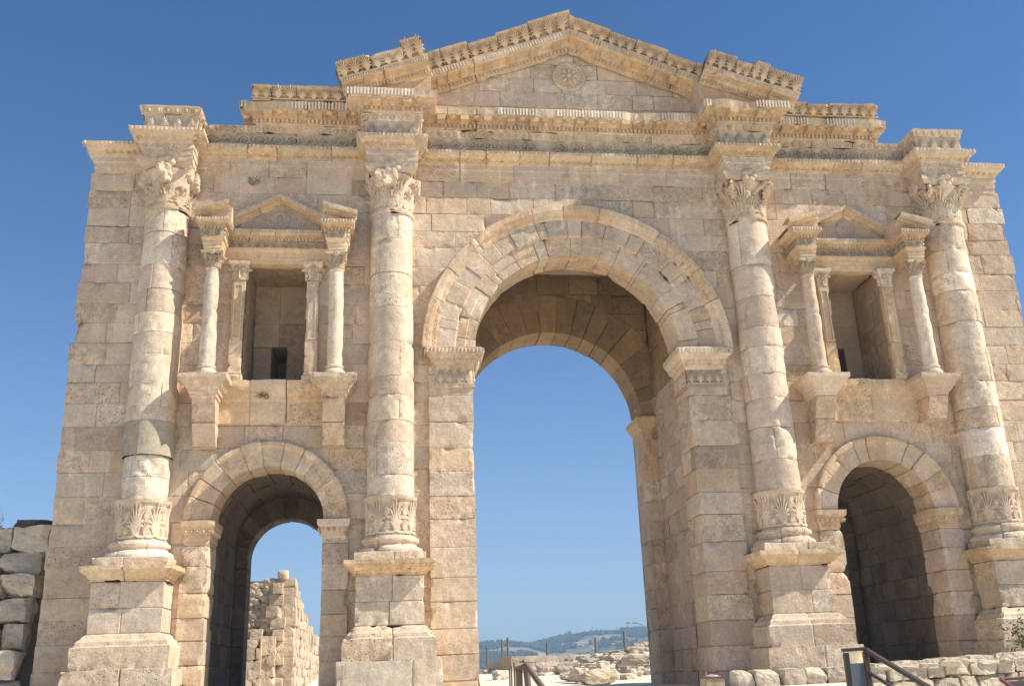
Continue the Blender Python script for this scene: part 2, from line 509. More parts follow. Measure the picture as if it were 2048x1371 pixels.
def along(path, sp, out, z, skip=None, margin=.0, keep=1.0, clus=0):
    """evenly spaced points on the offset path -> P, ex, ez"""
    P = []; EX = []; EZ = []
    for (p0, t, n, L, c0, c1) in segs(path):
        s0 = -c0 * out + margin; s1 = L + c1 * out - margin
        m = int((s1 - s0) / sp)
        if m < 1: continue
        for i in range(m):
            s = s0 + (i + .5) * (s1 - s0) / m
            q = np.array([p0[0] + t[0] * s + n[0] * out, p0[1] + t[1] * s + n[1] * out, z])
            if skip and skip(q): continue
            if keep < 1 and vn(q[None] * 1.7 + 3, 61)[0] > keep * 2 - 1: continue
            P.append(q); EX.append((t[0], t[1], 0)); EZ.append((n[0], n[1], 0))
    return np.array(P).reshape(-1, 3), np.array(EX).reshape(-1, 3), np.array(EZ).reshape(-1, 3)

UPV = np.array([0, 0, 1.0])
def deco(mb, T, path, sp, out, z, S, tint, tilt=0., **k):
    P, ex, ez = along(path, sp, out, z, **k)
    if not len(P): return
    c, s = math.cos(tilt), math.sin(tilt)          # tilt > 0 leans the top outwards
    ey = UPV * c + ez * s; e3 = ez * c - UPV * s
    orn(mb, T, P, ex, ey, e3, S, np.array(tint) * rng.uniform(.85, 1.12, (len(P), 1)), .06)

# =============================================================== THE ARCH
A_, B_, W_, C_, Z0 = 4.767, 10.393, 12.43, 7.62, .62
D_ = 5.8
arch = empty("triumphal_arch", (0, 0, Z0), "huge weathered limestone triumphal arch with three archways and four engaged columns", "arch")
arch.location = (0, 0, 0)

# ---- facade wall
def o_center(z):
    if z < 8.78: return 3.3
    return math.sqrt(max(0, 3.3 ** 2 - (z - 8.78) ** 2))
def o_small(z):
    if z < 4.6: return 1.55
    return math.sqrt(max(0, 1.55 ** 2 - (z - 4.6) ** 2))
def facade(mb, y, sg, zl, opens, pal, res=.05, **k):
    for za, zb in zip(zl[:-1], zl[1:]):
        zs_ = prof([(0, za), (0, zb)], .06, (1, 1))
        ops = [(cx, fn) for cx, fn in opens if fn(za + .01) > 0]
        wl, wr = -W_ + rng.normal(0, .03) - .02 * max(0, (4 - za)), W_ + rng.normal(0, .03)
        bl = [lambda z, w=wl: w] ; br = []
        for cx, fn in ops:
            br.append(lambda z, cx=cx, fn=fn: cx - fn(z)); bl.append(lambda z, cx=cx, fn=fn: cx + fn(z))
        br.append(lambda z, w=wr: w)
        for l, r in zip(bl, br):
            zm = (za + zb) / 2
            xl, xr = l(zm), r(zm)
            if xr - xl < .15: continue
            sp = [xl + s for s in split(xr - xl, .55, 1.45)]
            for i in range(len(sp) - 1):
                fa = l if i == 0 else (lambda z, v=sp[i]: v)
                fb = r if i == len(sp) - 2 else (lambda z, v=sp[i + 1]: v)
                LL = sp[i + 1] - sp[i]
                fa_ = np.vectorize(fa, otypes=[float]); fb_ = np.vectorize(fb, otypes=[float])
                za_ = fa_(zs_[0][:, 1]); zb_ = fb_(zs_[0][:, 1])
                def pos(U, A, B, a=za_, b=zb_, LL=LL):
                    f = U / LL
                    return np.stack([a[None] + (b - a)[None] * f, y - sg * A, B], -1)
                patch(mb, 0, LL, zs_, pos, pick(pal), res, dep=.008, amp=.7, jt=(sp[i] > -W_ + .3, sp[i + 1] < W_ - .3, 1, 1), off=rng.normal(0, .005), **{'chip': .8, **k})

zl = courses(Z0 - .3, 4.6)[:-1] + courses(4.6, 7.97)[:-1] + courses(7.97, 11.05)[:-1] + courses(11.05, 13.56, .5)
niche = lambda z: .8 if 7.9 < z < 11.0 else 0
mb = MB()
facade(mb, 0, 1, zl, [(-C_, lambda z: o_small(z) or niche(z)), (0, o_center), (C_, lambda z: o_small(z) or niche(z))], PAL_W)
mb.build("facade_wall", M_ST, arch)
# rear and side walls, roof
mb = MB()
zl2 = courses(Z0 - .3, 13.56, .6)
rc = lambda z: 2.69 if z < 8.2 else math.sqrt(max(0, 2.69 ** 2 - (z - 8.2) ** 2))
rs = lambda z: 1.12 if z < 4.3 else math.sqrt(max(0, 1.12 ** 2 - (z - 4.3) ** 2))
facade(mb, D_, -1, zl2, [(-C_, rs), (0, rc), (C_, rs)], PAL_W, .15, chip=.4)
mb.build("rear_wall", M_ST, arch)
mb = MB()
masonry(mb, [(-W_ + .05, D_), (-W_ + .05, 0)], zl2, PAL_W, 0, .8, 1.6, res=.12)
mb.build("side_wall", M_ST, arch)
mb = MB()
masonry(mb, [(W_ - .05, 0), (W_ - .05, D_)], zl2, PAL_W, 0, .8, 1.6, res=.12)
mb.build("side_wall", M_ST, arch)
def slab(mb, x0, x1, y0, y1, z0, z1, pal, res=.25):
    sweep(mb, [(x0, y1), (x0, y0), (x1, y0), (x1, y1), (x0, y1)], prof([(0, z0), (0, z1)], .2), pal, 1, 2, res=res)
    pr = prof([(0, 0), (y1 - y0, 0)], .3)
    pr = (pr[0], pr[1] * 0 + [0, 1], pr[2])
    for a, b in zip(split(x1 - x0, 1, 2)[:-1], split(x1 - x0, 1, 2)[1:]): pass
    s = split(x1 - x0, 1, 2)
    for a, b in zip(s[:-1], s[1:]):
        patch(mb, a, b, pr, lambda U, A, Bq: np.stack([x0 + U, y0 + A, z1 + Bq], -1), pick(pal), res, (1, 1, 0, 0))
mb = MB()
slab(mb, -W_ + .05, W_ - .05, .06, D_ - .02, 13.4, 14.3, PAL_W)
slab(mb, -8.5, 8.7, .1, D_ - .3, 14.3, 15.42, PAL_W)
slab(mb, -3.5, 3.75, .14, 1.4, 15.4, 16.1, PAL_W)
mb.build("roof", M_ST, arch)

# ---- piers of the central passage
def mirror(path): return [(-x, y) for x, y in path[::-1]]
zp = courses(Z0 - .3, 8.78, .62)
pier_c = [(2.7, D_), (2.7, 4.6), (3.08, 4.6), (3.08, 1.0), (2.75, 1.0), (2.75, -.1), (3.84, -.1), (3.84, 0)]
imp_c = [(2.75, 1.0), (2.75, -.1), (3.66, -.1), (3.66, 0)]
for sgn in (1, -1):
    f = (lambda p: p) if sgn > 0 else mirror
    mb = MB(); masonry(mb, f(pier_c), zp, PAL_W, 0, .5, .95, res=.055, chip=1.2)
    pier = mb.build("pier", M_ST, arch)
    mb = MB()
    p = f(imp_c)
    sweep(mb, p, prof([(.02, 7.78), (.04, 7.8), (.04, 7.86), (.015, 7.88), (.015, 8.22), (.04, 8.24)]), [(DARK, 1), (TAN, 2)], 1.0, 2.0, chip=.7)
    sweep(mb, p, prof([(.03, 8.24), (.06, 8.3), (.07, 8.36), (.15, 8.42), (.17, 8.5), (.24, 8.58), (.27, 8.62), (.27, 8.78), (-.2, 8.79)]), PAL_C, .5, 1.2, chip=1.2, lip=.35)
    deco(mb, T_PAL, p, .19, .03, 7.87, (.23, .40, .34), CREAM, margin=.02)
    deco(mb, T_EGG, p, .15, .12, 8.42, (.14, .15, .16), CREAM, .5, margin=.05)
    deco(mb, T_TONG, p, .09, .26, 8.63, (.09, .12, .03), CREAM, keep=.8)
    mb.build("impost", M_CARV, arch)
    mb = MB()
    p = [(2.7, D_), (2.7, 4.6), (3.08, 4.6)]
    sweep(mb, f(p), prof([(.02, 7.5), (.03, 7.85), (.1, 7.9), (.2, 8.05), (.22, 8.18), (-.1, 8.19)]), PAL_C, .8, 1.2, chip=1.4, lip=.4)
    mb.build("rear_impost", M_CARV, arch)

# ---- archivolts
PAL_A = [(TAN, 3), (PINK, 3), (GREY, 2), (CREAM, 2), (ORANGE, 1)]
mb = MB()
ring(mb, 0, 8.78, 0, prof([(4.02, -.05), (4.02, .24), (3.99, .29), (3.86, .28), (3.80, .25), (3.76, .19), (3.68, .17), (3.62, .13), (3.60, .05)], .06), [(ORANGE, 2), (CREAM, 2), (TAN, 2)], 13, chip=1.3, jit=.5, dep=.012)
ring(mb, 0, 8.78, 0, prof([(3.64, .135), (3.18, .125), (3.15, .08), (3.13, .02)], .07), PAL_A, 23, chip=1.2, jit=.45, dep=.02)
ring(mb, 0, 8.78, 0, prof([(3.18, .07), (2.92, .065), (2.9, .03), (2.66, .02), (2.66, -1.02)], .07), PAL_A, 19, chip=1.8, jit=.5, dep=.03)
mb.build("archivolt", M_ST, arch)
for cx in (-C_, C_):
    mb = MB()
    ring(mb, cx, 4.6, 0, prof([(1.88, -.05), (1.88, .13), (1.84, .16), (1.76, .15), (1.7, .08), (1.5, .06), (1.49, .04), (1.28, .03), (1.28, -.9)], .07),
         [(TAN, 4), (ORANGE, 2), (CREAM, 2)], 11, chip=1.2, jit=.2)
    mb.build("archivolt", M_ST, arch)

# ---- vaults and passages
mb = MB()
zc_ = courses(8.78, 13.3, .62)
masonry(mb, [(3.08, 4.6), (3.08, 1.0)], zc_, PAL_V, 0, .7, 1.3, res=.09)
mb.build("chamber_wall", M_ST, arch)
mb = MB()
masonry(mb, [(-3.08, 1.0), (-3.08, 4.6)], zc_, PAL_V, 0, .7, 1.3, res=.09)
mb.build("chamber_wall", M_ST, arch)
mb = MB()
zc_ = courses(8.2, 13.3, .55)
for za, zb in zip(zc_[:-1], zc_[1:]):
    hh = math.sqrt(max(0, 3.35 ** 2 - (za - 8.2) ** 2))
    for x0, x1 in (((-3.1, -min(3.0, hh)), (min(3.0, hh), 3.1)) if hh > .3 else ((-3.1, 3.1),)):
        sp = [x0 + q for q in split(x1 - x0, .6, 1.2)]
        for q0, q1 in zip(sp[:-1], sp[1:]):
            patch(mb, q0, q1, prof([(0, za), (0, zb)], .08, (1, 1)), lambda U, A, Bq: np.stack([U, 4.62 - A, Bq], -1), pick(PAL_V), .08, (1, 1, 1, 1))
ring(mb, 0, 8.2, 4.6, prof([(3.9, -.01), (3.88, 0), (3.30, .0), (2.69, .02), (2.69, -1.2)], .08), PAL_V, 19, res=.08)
X = np.array([[(x, y, 13.28) for y in np.linspace(.9, 4.7, 6)] for x in np.linspace(-3.2, 3.2, 8)]); mb.grid(X, SHADE_BROWN)
X = np.array([[(x, .98, z) for z in (11.3, 13.3)] for x in (-3.2, 3.2)]); mb.grid(X, SHADE_BROWN)
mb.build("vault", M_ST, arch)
for cx in (-C_, C_):
    mb = MB()
    for i in range(4):
        y0, y1 = .9 + i * 1.03, .9 + (i + 1) * 1.03
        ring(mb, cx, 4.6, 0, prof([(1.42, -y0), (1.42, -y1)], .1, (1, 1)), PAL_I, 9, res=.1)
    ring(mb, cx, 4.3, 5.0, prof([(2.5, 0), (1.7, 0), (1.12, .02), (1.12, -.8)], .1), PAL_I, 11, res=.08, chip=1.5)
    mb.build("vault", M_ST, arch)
    zq = courses(Z0 - .3, 4.6, .56)
    for s in (1, -1):
        p = [(1.12, D_), (1.12, 5.0), (1.42, 5.0), (1.42, .9), (1.28, .9), (1.28, -.08), (1.88, -.08), (1.88, 0)]
        q = [(1.28, .9), (1.28, -.08), (1.80, -.08), (1.80, 0)]
        if s < 0: p, q = mirror(p), mirror(q)
        p = [(x + cx, y) for x, y in p]; q = [(x + cx, y) for x, y in q]
        inner = lambda p0, t, L: p0[1] > .5 and (p0 + t * L)[1] > .5
        mb = MB()
        for za, zb in zip(zq[:-1], zq[1:]):
            pr = prof([(0, za), (0, zb)], .06, (1, 1))
            sweep(mb, p, pr, PAL_W, .55, 1.1, (1, 1), cb=inner, res=.055, chip=1.2)
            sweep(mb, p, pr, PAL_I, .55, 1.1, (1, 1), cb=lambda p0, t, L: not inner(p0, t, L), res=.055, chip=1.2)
        mb.build("pier", M_ST, arch)
        mb = MB()
        sweep(mb, q, prof([(.01, 4.14), (.03, 4.2), (.03, 4.3), (.06, 4.34), (.09, 4.42), (.12, 4.48), (.13, 4.6), (-.15, 4.61)]), PAL_C, .8, 1.2, chip=1.2, lip=.25)
        deco(mb, T_EGG, q, .11, .07, 4.36, (.1, .1, .1), TAN, .3, keep=.8)
        mb.build("impost", M_CARV, arch)

# ---- columns
def capital(mb, cx, cy, z0, r, h, hw, tint, wear=0., leaves=8, lw=1.0, half=True, idx_=1):
    pos = lathe_pos(cx, cy)
    s = h
    pr = prof([(r * 1.0, z0 - .06 * s), (r * 1.13, z0 - .05 * s), (r * 1.15, z0), (r * 1.02, z0 + .02 * s), (r * 1.03, z0 + .4 * s), (r * 1.09, z0 + .6 * s), (r * 1.25, z0 + .8 * s), (r * .6, z0 + .84 * s)], .05 * max(.5, s))
    n = 6
    for i in range(n):
        patch(mb, FA0 + (FA1 - FA0) * i / n, FA0 + (FA1 - FA0) * (i + 1) / n, pr, pos, tint, .06 * max(.4, s), (0, 0, 0, 0), met=r, chip=1 + wear)
    for row, (hh, zo, ww, o) in enumerate(((.42, .01, .92, 0.), (.70, .03, .95, .5))):
        v, f = T_PAL
        v = v * np.array([ww * r * lw * 1.05, hh * s, .30 * s])
        q_ = sm((v[:, 1] / (hh * s) - .5) / .55)
        v[:, 2] += .26 * hh * s * q_ ** 1.6 - v[:, 0] ** 2 / (2.2 * r); v[:, 1] -= .10 * hh * s * q_ ** 2
        T = (v, f)
        TL_ = t_leaf(hh * s * .9, ww * r * lw * .9, .8, cr=.68)
        for k in range(leaves):
            a = -PI / 2 + (k + o) * 2 * PI / leaves
            if math.sin(a) > .75: continue
            if wear and rng.random() < wear * .35 * (1 + row): continue
            er = np.array([math.cos(a), math.sin(a), 0]); et = np.array([-math.sin(a), math.cos(a), 0])
            orn(mb, T, np.array([cx, cy, z0 + zo * s]) + er * (r * (1.02 + .0 * row)), et, UPV + er * (.02 + .04 * row), er, (1, 1 - wear * rng.uniform(0, .3), 1), tint, .05)
            orn(mb, TL_, np.array([cx, cy, z0 + zo * s]) + er * (r * (.98 + .0 * row)), et, UPV + er * (.02 + .04 * row), er, (1, .95, .6), np.array(tint) * .86, .05)
    # corner volutes with their stalks
    for k in range(4):
        a = -PI / 4 - k * PI / 2
        if math.sin(a) > .1 and half: continue
        if wear > .3:
            rr_ = r * (1.26 if idx_ else 1.15)
            rock_into(mb, np.array([cx, cy, z0 + .70 * s]) + er * rr_, np.array([.12, .12, .16]) * s, tint, 18, .45, .45)
            rock_into(mb, np.array([cx, cy, z0 + .66 * s]) + np.array([math.cos(a + .78), math.sin(a + .78), 0]) * r * 1.12, np.array([.13, .13, .18]) * s, tint, 18, .4, .55)
            continue
        er = np.array([math.cos(a), math.sin(a), 0]); et = np.array([-math.sin(a), math.cos(a), 0])
        for sd in (1, -1):
            q = np.linspace(0, 1, 16)
            ph = a + sd * (1 - q) * .62
            rr = r * (1.03 + .48 * q ** 2.2) ; zz = z0 + s * (.50 + .28 * q ** .8)
            st = np.stack([cx + rr * np.cos(ph), cy + rr * np.sin(ph), zz], 1)
            v, f = tube(st, .045 * s * (1 + .4 * q), 6, False); mb.add(v, f, tint)
        q = np.linspace(0, 1, 26); ph = PI * .9 - q * 3.4 * PI; rad = .115 * s * (1 - .78 * q)
        ctr = np.array([cx, cy, z0 + .70 * s]) + er * r * 1.42
        pts = ctr + (rad * np.cos(ph))[:, None] * er + (rad * np.sin(ph))[:, None] * UPV
        v, f = tube(pts, .042 * s, 6, False); 
        for o in (-.05 * s, .05 * s): mb.add(v + et * o, f, tint)
        # leaf under the volute
        T = t_leaf(.30 * s, .5 * r, .9)
        orn(mb, T, np.array([cx, cy, z0 + .45 * s]) + er * r * 1.15, et, UPV * .8 + er * .6, er * .8 - UPV * .6, 1, tint)
    # abacus, concave sides with a flower
    hts = (z0 + .84 * s, z0 + s)
    q = np.linspace(-1, 1, 13)
    ring_ = []
    for k in range(4):
        a = -PI / 2 + k * PI / 2
        er = np.array([math.cos(a), math.sin(a)]); et = np.array([-math.sin(a), math.cos(a)])
        dd = hw * (.80 + .20 * q ** 2)
        for x, d_ in zip(q[1:], dd[1:]): ring_.append(np.array([cx, cy]) + et * x * hw * .97 + er * d_)
    R = np.array(ring_); 
    if wear > 0:
        R3 = np.concatenate([R, np.full((len(R), 1), z0)], 1)
        R = np.array([cx, cy]) + (R - [cx, cy]) * (1 - wear * .3 * np.clip(.45 + vn(R3 * 3.3, 13), 0, 1))[:, None]
    lay = [(.6, hts[0]), (.9, hts[0]), (.96, hts[0] + .07 * s), (1.0, hts[0] + .08 * s), (1.0, hts[1]), (.5, hts[1])]
    X = np.stack([np.concatenate([np.array([cx, cy]) + (R - [cx, cy]) * m, np.full((len(R), 1), z)], 1) for m, z in lay], 1)
    X = np.concatenate([X, X[:1]], 0)
    X = X + .012 * np.stack([vn(X * 6, 14 + i) for i in range(3)], -1)
    mb.grid(X, tint)
    for k in (-1, 0, 2):
        a = -PI / 2 + k * PI / 2
        if k == 2: continue
        er = np.array([math.cos(a), math.sin(a), 0]); et = np.array([-math.sin(a), math.cos(a), 0])
        v, f = t_ball(.15 * s, .15 * s, .13 * s, 10, 5)
        for j in range(5):
            b = j * 2 * PI / 5
            orn(mb, (v * .62, f), np.array([cx, cy, z0 + .92 * s]) + er * hw * .8 + et * .09 * s * math.cos(b) + UPV * .09 * s * math.sin(b), et, UPV, er, 1, tint)

def column(cx, idx, label=None):
    cy = -.2
    wear = (.38, .32, .05, .12)[idx]
    pos = lathe_pos(cx, cy)
    # shaft
    zz = [5.02]
    while zz[-1] < 11.9: zz.append(zz[-1] + rng.uniform(.45, .95))
    zz = [z for z in zz if z < 11.8] + [12.26]
    mb = MB()
    if idx == 0: zz = [5.02, 5.55, 6.05, 6.85, 7.2, 7.75] + [z for z in zz if z > 8.1]
    rad = lambda z: .565 - .045 * max(0, (z - 5.5) / 7) ** 1.3
    for j, (a, b) in enumerate(zip(zz[:-1], zz[1:])):
        dr = rng.normal(0, .006); ch = 1.2; am = 1.3; col = pick(PAL_COL)
        if idx == 0 and b <= 6.06: dr = -.05; ch = 2.2; am = 3.
        if idx == 0 and 6.0 < a < 6.2: dr = .012; ch = .1; am = .3; col = np.array((.47, .42, .32))
        cut = rng.uniform(FA0 + .8, FA1 - .8); cuts = [FA0, cut, FA1] if rng.random() < .5 else [FA0, cut * .5 + FA0 * .5, cut * .5 + FA1 * .5, FA1]
        for c0, c1 in zip(cuts[:-1], cuts[1:]):
            patch(mb, c0, c1, prof([(rad(a) + dr, a), (rad(b) + dr, b)], .055, (1, 1), .006), pos,
                  col * rng.uniform(.93, 1.07), .055, (1, 1, 1, 1), amp=am, chip=ch, dep=.009, met=.55, g=.006, off=rng.normal(0, .004))
    o = mb.build("column", M_ST, arch)
    if idx == 0: o["label"] = "column with a broken lower drum and badly worn capital"
    # base
    mb = MB()
    c = pick(PAL_COL)
    pr = prof([(.76, 3.715), (.76, 3.78), (.73, 3.84), (.68, 3.87), (.63, 3.89), (.61, 3.93), (.63, 3.97), (.665, 3.98), (.675, 4.02), (.66, 4.07), (.6, 4.08), (.59, 4.12)], .04)
    for k in range(5):
        patch(mb, FA0 + (FA1 - FA0) * k / 5, FA0 + (FA1 - FA0) * (k + 1) / 5, pr, pos, c, .06, (k in (2, 3), k in (1, 2), 0, 0), chip=1.6 if idx < 2 else .9, met=.65)
    mb.build("base", M_ST, o)
    # acanthus cup
    mb = MB(); c = np.array((.735, .605, .465))
    pr = prof([(.57, 4.1), (.55, 4.16), (.545, 4.7), (.57, 4.88), (.62, 4.95), (.635, 5.02), (.5, 5.04)], .05)
    for k in range(4):
        patch(mb, FA0 + (FA1 - FA0) * k / 4, FA0 + (FA1 - FA0) * (k + 1) / 4, pr, pos, c * .85, .06, (0, 0, 0, 0), met=.57, chip=1.3)
    v, f = T_PAL
    v = v * np.array([.46, .80, .36]); v[:, 2] -= v[:, 0] ** 2 / (2 * .56); v[:, 2] += .07 * sm((v[:, 1] - .5) / .3); TC = (v, f)
    v, f = T_PAL
    v = v * np.array([.22, .42, .3]); v[:, 2] -= v[:, 0] ** 2 / (2 * .56); TS = (v, f)
    for k in range(8):
        for t_, o_, rr, zz_ in ((TC, 0, .552, 4.17), (TS, .5, .555, 4.5), (TS, .5, .555, 4.16)):
            a = -PI / 2 + (k + o_ + .3 * idx) * 2 * PI / 8
            if math.sin(a) > .7: continue
            er = np.array([math.cos(a), math.sin(a), 0]); et = np.array([-math.sin(a), math.cos(a), 0])
            orn(mb, t_, np.array([cx, cy, zz_]) + er * rr, et, UPV, er, 1, c, .04)
    mb.build("leaf_collar", M_CARV, o)
    mb = MB(); capital(mb, cx, cy, 12.32, .505, 1.27, .735, pick([(CREAM, 1), (TAN, 1)]), wear, idx_=idx)
    if idx == 0:                                   # worn, shapeless upper stone
        rock_into(mb, (cx + .3, cy - .2, 13.3), (.26, .30, .18), np.array(CREAM) * .95, 3, .5, .25)
        rock_into(mb, (cx - .12, cy - .55, 13.38), (.11, .12, .14), CREAM, 18, .4, .4)
    mb.build("capital", M_CARV, o)
    # pedestal
    p = [(cx - .76, 0), (cx - .76, -.96), (cx + .76, -.96), (cx + .76, 0)]
    mb = MB()
    sweep(mb, p, prof([(.37, Z0 - .4), (.37, 1.38), (.2, 1.385)], .07), PAL_P, .6, 1.2, chip=1.3)
    sweep(mb, p, prof([(.26, 1.38), (.26, 1.84), (.24, 1.86), (.2, 1.87), (.18, 1.95), (.1, 2.02), (.06, 2.08), (-.02, 2.12)], .06), PAL_P, .7, 1.3, chip=1.3)
    masonry(mb, p, [2.12, 2.64, 3.2], PAL_P, 0, .5, 1.0, chip=1.6)
    q = mb.build("pedestal", M_ST, arch)
    mb = MB()
    sweep(mb, p, prof([(0, 3.2), (.04, 3.21), (.04, 3.25), (.08, 3.27), (.13, 3.34), (.2, 3.38), (.25, 3.42), (.26, 3.44), (.26, 3.53), (.0, 3.55)], .05), PAL_C, .6, 1.3, chip=1.5, lip=.3)
    sweep(mb, p, prof([(.05, 3.54), (.05, 3.71), (.03, 3.72), (-.7, 3.725)], .06), PAL_P, .6, 1.1, chip=1.3)
    mb.build("cornice", M_ST, q)

# ---- boulders / rounded stones
def _sphere(n):
    V = []; F = []; c = 0
    q = np.linspace(-1, 1, n + 1)
    a, b = np.meshgrid(q, q, indexing='ij')
    for ax in range(3):
        for s in (1, -1):
            X = np.zeros((n + 1, n + 1, 3)); X[..., ax] = s; X[..., (ax + 1) % 3] = a * s; X[..., (ax + 2) % 3] = b
            i = np.arange((n + 1) ** 2).reshape(n + 1, n + 1) + c
            V.append(X.reshape(-1, 3)); F.append(np.stack([i[:-1, :-1], i[1:, :-1], i[1:, 1:], i[:-1, 1:]], -1).reshape(-1, 4)); c += (n + 1) ** 2
    V = np.concatenate(V); F = np.concatenate(F)
    k, inv = np.unique(np.round(V, 5), axis=0, return_inverse=True)
    return k, inv.reshape(-1)[F]
SPH = {n: _sphere(n) for n in (4, 6, 8, 12, 18)}
def rock_into(mb, c, r, tint, n=6, rough=.3, rnd=.55, rz=0., seed=None, facets=5):
    """rounded block: cube-sphere blend, knocked about by noise"""
    n = {3: 18}.get(n, n)
    V, F = SPH[n]; c = np.array(c, float); r = np.array(r, float)
    S = V / np.linalg.norm(V, axis=1)[:, None]
    X = V * (1 - rnd) + S * rnd * 1.15
    sd = rng.integers(1, 999) if seed is None else seed
    o = rng.uniform(0, 50, 3)
    d = fbm(X * 1.1 + o, 2, sd) * rough + fbm(X * 3.2 + o, 2, sd + 7) * rough * .45
    for _ in range(facets):                       # flat fractured facets
        nn = rng.normal(size=3); nn /= np.linalg.norm(nn); k = rng.uniform(.78, 1.05)
        e = np.clip(X @ nn - k, 0, None); X = X - e[:, None] * nn * .8
    X = X * (1 + d)[:, None]
    X = X * r
    ca, sa = math.cos(rz), math.sin(rz)
    X = np.stack([X[:, 0] * ca - X[:, 1] * sa, X[:, 0] * sa + X[:, 1] * ca, X[:, 2]], 1) + c
    t = np.array(tint)[None] * (1 + .15 * vn(X * 4, 5))[:, None]
    mb.add(X, F, t)

for i, cx in enumerate((-B_, -A_, A_, B_)): column(cx, i)

# ---- main entablature
def ress(cs, hw, d, x0=None, x1=None, y=0., ends=True):
    p = [(x0, y)]
    for c in cs: p += [(c - hw, y), (c - hw, -d), (c + hw, -d), (c + hw, y)]
    return p + [(x1, y)]
ALLC = (-B_, -A_, A_, B_)
pth = [(-W_ + .1, 2.5)] + ress(ALLC, .6, .78, -W_ + .1, W_ - .1) + [(W_ - .1, 2.5)]
mb = MB()
sweep(mb, pth, prof([(-.02, 13.52), (.02, 13.53), (.02, 13.69), (.045, 13.7), (.045, 13.84), (.06, 13.86), (.07, 13.87), (.07, 14.0), (.09, 14.02)], .06), PAL_W, .8, 1.5, chip=.9)
mb.build("architrave", M_ST, arch)
mb = MB()
sweep(mb, pth, prof([(.06, 14.0), (.1, 14.02), (.12, 14.1), (.16, 14.12), (.24, 14.18), (.27, 14.24), (.30, 14.26), (.31, 14.34), (-.1, 14.36)], .05), PAL_C, .7, 1.5, chip=1.3, lipf=lambda: rng.choice([.1, .2, .5, .9]))
deco(mb, T_EGG, pth, .15, .14, 14.115, (.13, .10, .10), GOLD, .7, keep=.85)
deco(mb, T_TONG, pth, .10, .285, 14.255, (.09, .07, .035), CREAM, keep=.75)
mb.build("architrave_cornice", M_CARV, arch)
# frieze of scrolls, leaf frieze on the projections
frp = ress(ALLC, .6, .78, -B_ - .9, B_ + .9)
ctr = frp[2:-2]
mb = MB()
FZ = (.58, .51, .41)
sweep(mb, ctr, prof([(.13, 14.34), (.09, 14.6), (.12, 14.72), (.15, 14.74), (.15, 14.78)], .07), [((.56, .48, .37), 3), ((.60, .50, .37), 3)], .9, 1.7, chip=1.0)
deco(mb, T_SCR, [p for p in ctr], .40, .10, 14.55, (.36, .33, .42), FZ, keep=.88, skip=lambda q: q[1] < -.3)
deco(mb, T_PAL, ctr, .3, .11, 14.36, (.27, .36, .55), FZ, .1, skip=lambda q: q[1] > -.15)
mb.build("frieze", M_CARV, arch)
mb = MB()
p2 = ctr
sweep(mb, p2, prof([(.14, 14.78), (.16, 14.8), (.19, 14.9), (.21, 14.96), (.03, 14.98)], .06), PAL_C, .7, 1.4, chip=1.3, lip=.25)
deco(mb, T_EGG, p2, .2, .175, 14.87, (.18, .15, .12), TAN, .25, keep=.8)
# top cornice on the outer projections
for cx in (-B_, B_):
    p = [(cx - .6, .3), (cx - .6, -.78), (cx + .6, -.78), (cx + .6, .3)]
    sweep(mb, p, prof([(.08, 14.78), (.09, 14.86), (.13, 14.94), (.15, 15.03), (-.59, 15.05)], .07), PAL_C, .6, 1.2, chip=1.2, lip=.3)
mb.build("egg_moulding", M_CARV, arch)

# main cornice
XL, XR = -8.14, 8.55
up = [(XL, 2.0), (XL, 0)] + ress((-A_, A_), .6, .78, XL, XR)[1:-1] + [(XR, 0), (XR, 2.0)]
mb = MB()
sweep(mb, up, prof([(.18, 14.96), (.2, 14.98), (.22, 15.02), (.23, 15.14), (.27, 15.16), (.29, 15.24), (.52, 15.25), (.56, 15.27), (.58, 15.49), (-.55, 15.52)], .06), PAL_C, .5, 1.15, chip=2.4,
      lipf=lambda: rng.choice([.05, .2, .6, 1.1]))
deco(mb, T_DENT, up, .11, .22, 15.03, (.10, .10, .07), TAN, keep=.9)
deco(mb, T_EGG, up, .17, .26, 15.19, (.14, .08, .1), GOLD, .5, keep=.8)
deco(mb, T_TONG, up, .085, .575, 15.28, (.10, .2, .022), LIGHT, keep=.60)
for sp_, ww, dd in ((.62, .2, .30),):              # modillion blocks under the corona
    P, ex, ez = along(up, sp_, .29, 15.12, margin=.1)
    orn(mb, T_DENT, P, ex, UPV, ez, (.36, .13, .27), np.array(GOLD) * rng.uniform(.85, 1.1, (len(P), 1)))
    orn(mb, T_BALL, P + ex * .31 + UPV * .12 + ez * .18, ex, ez, -UPV, (.2, .2, .15), np.tile(GOLD, (len(P), 1)))
mb.build("main_cornice", M_CARV, arch)

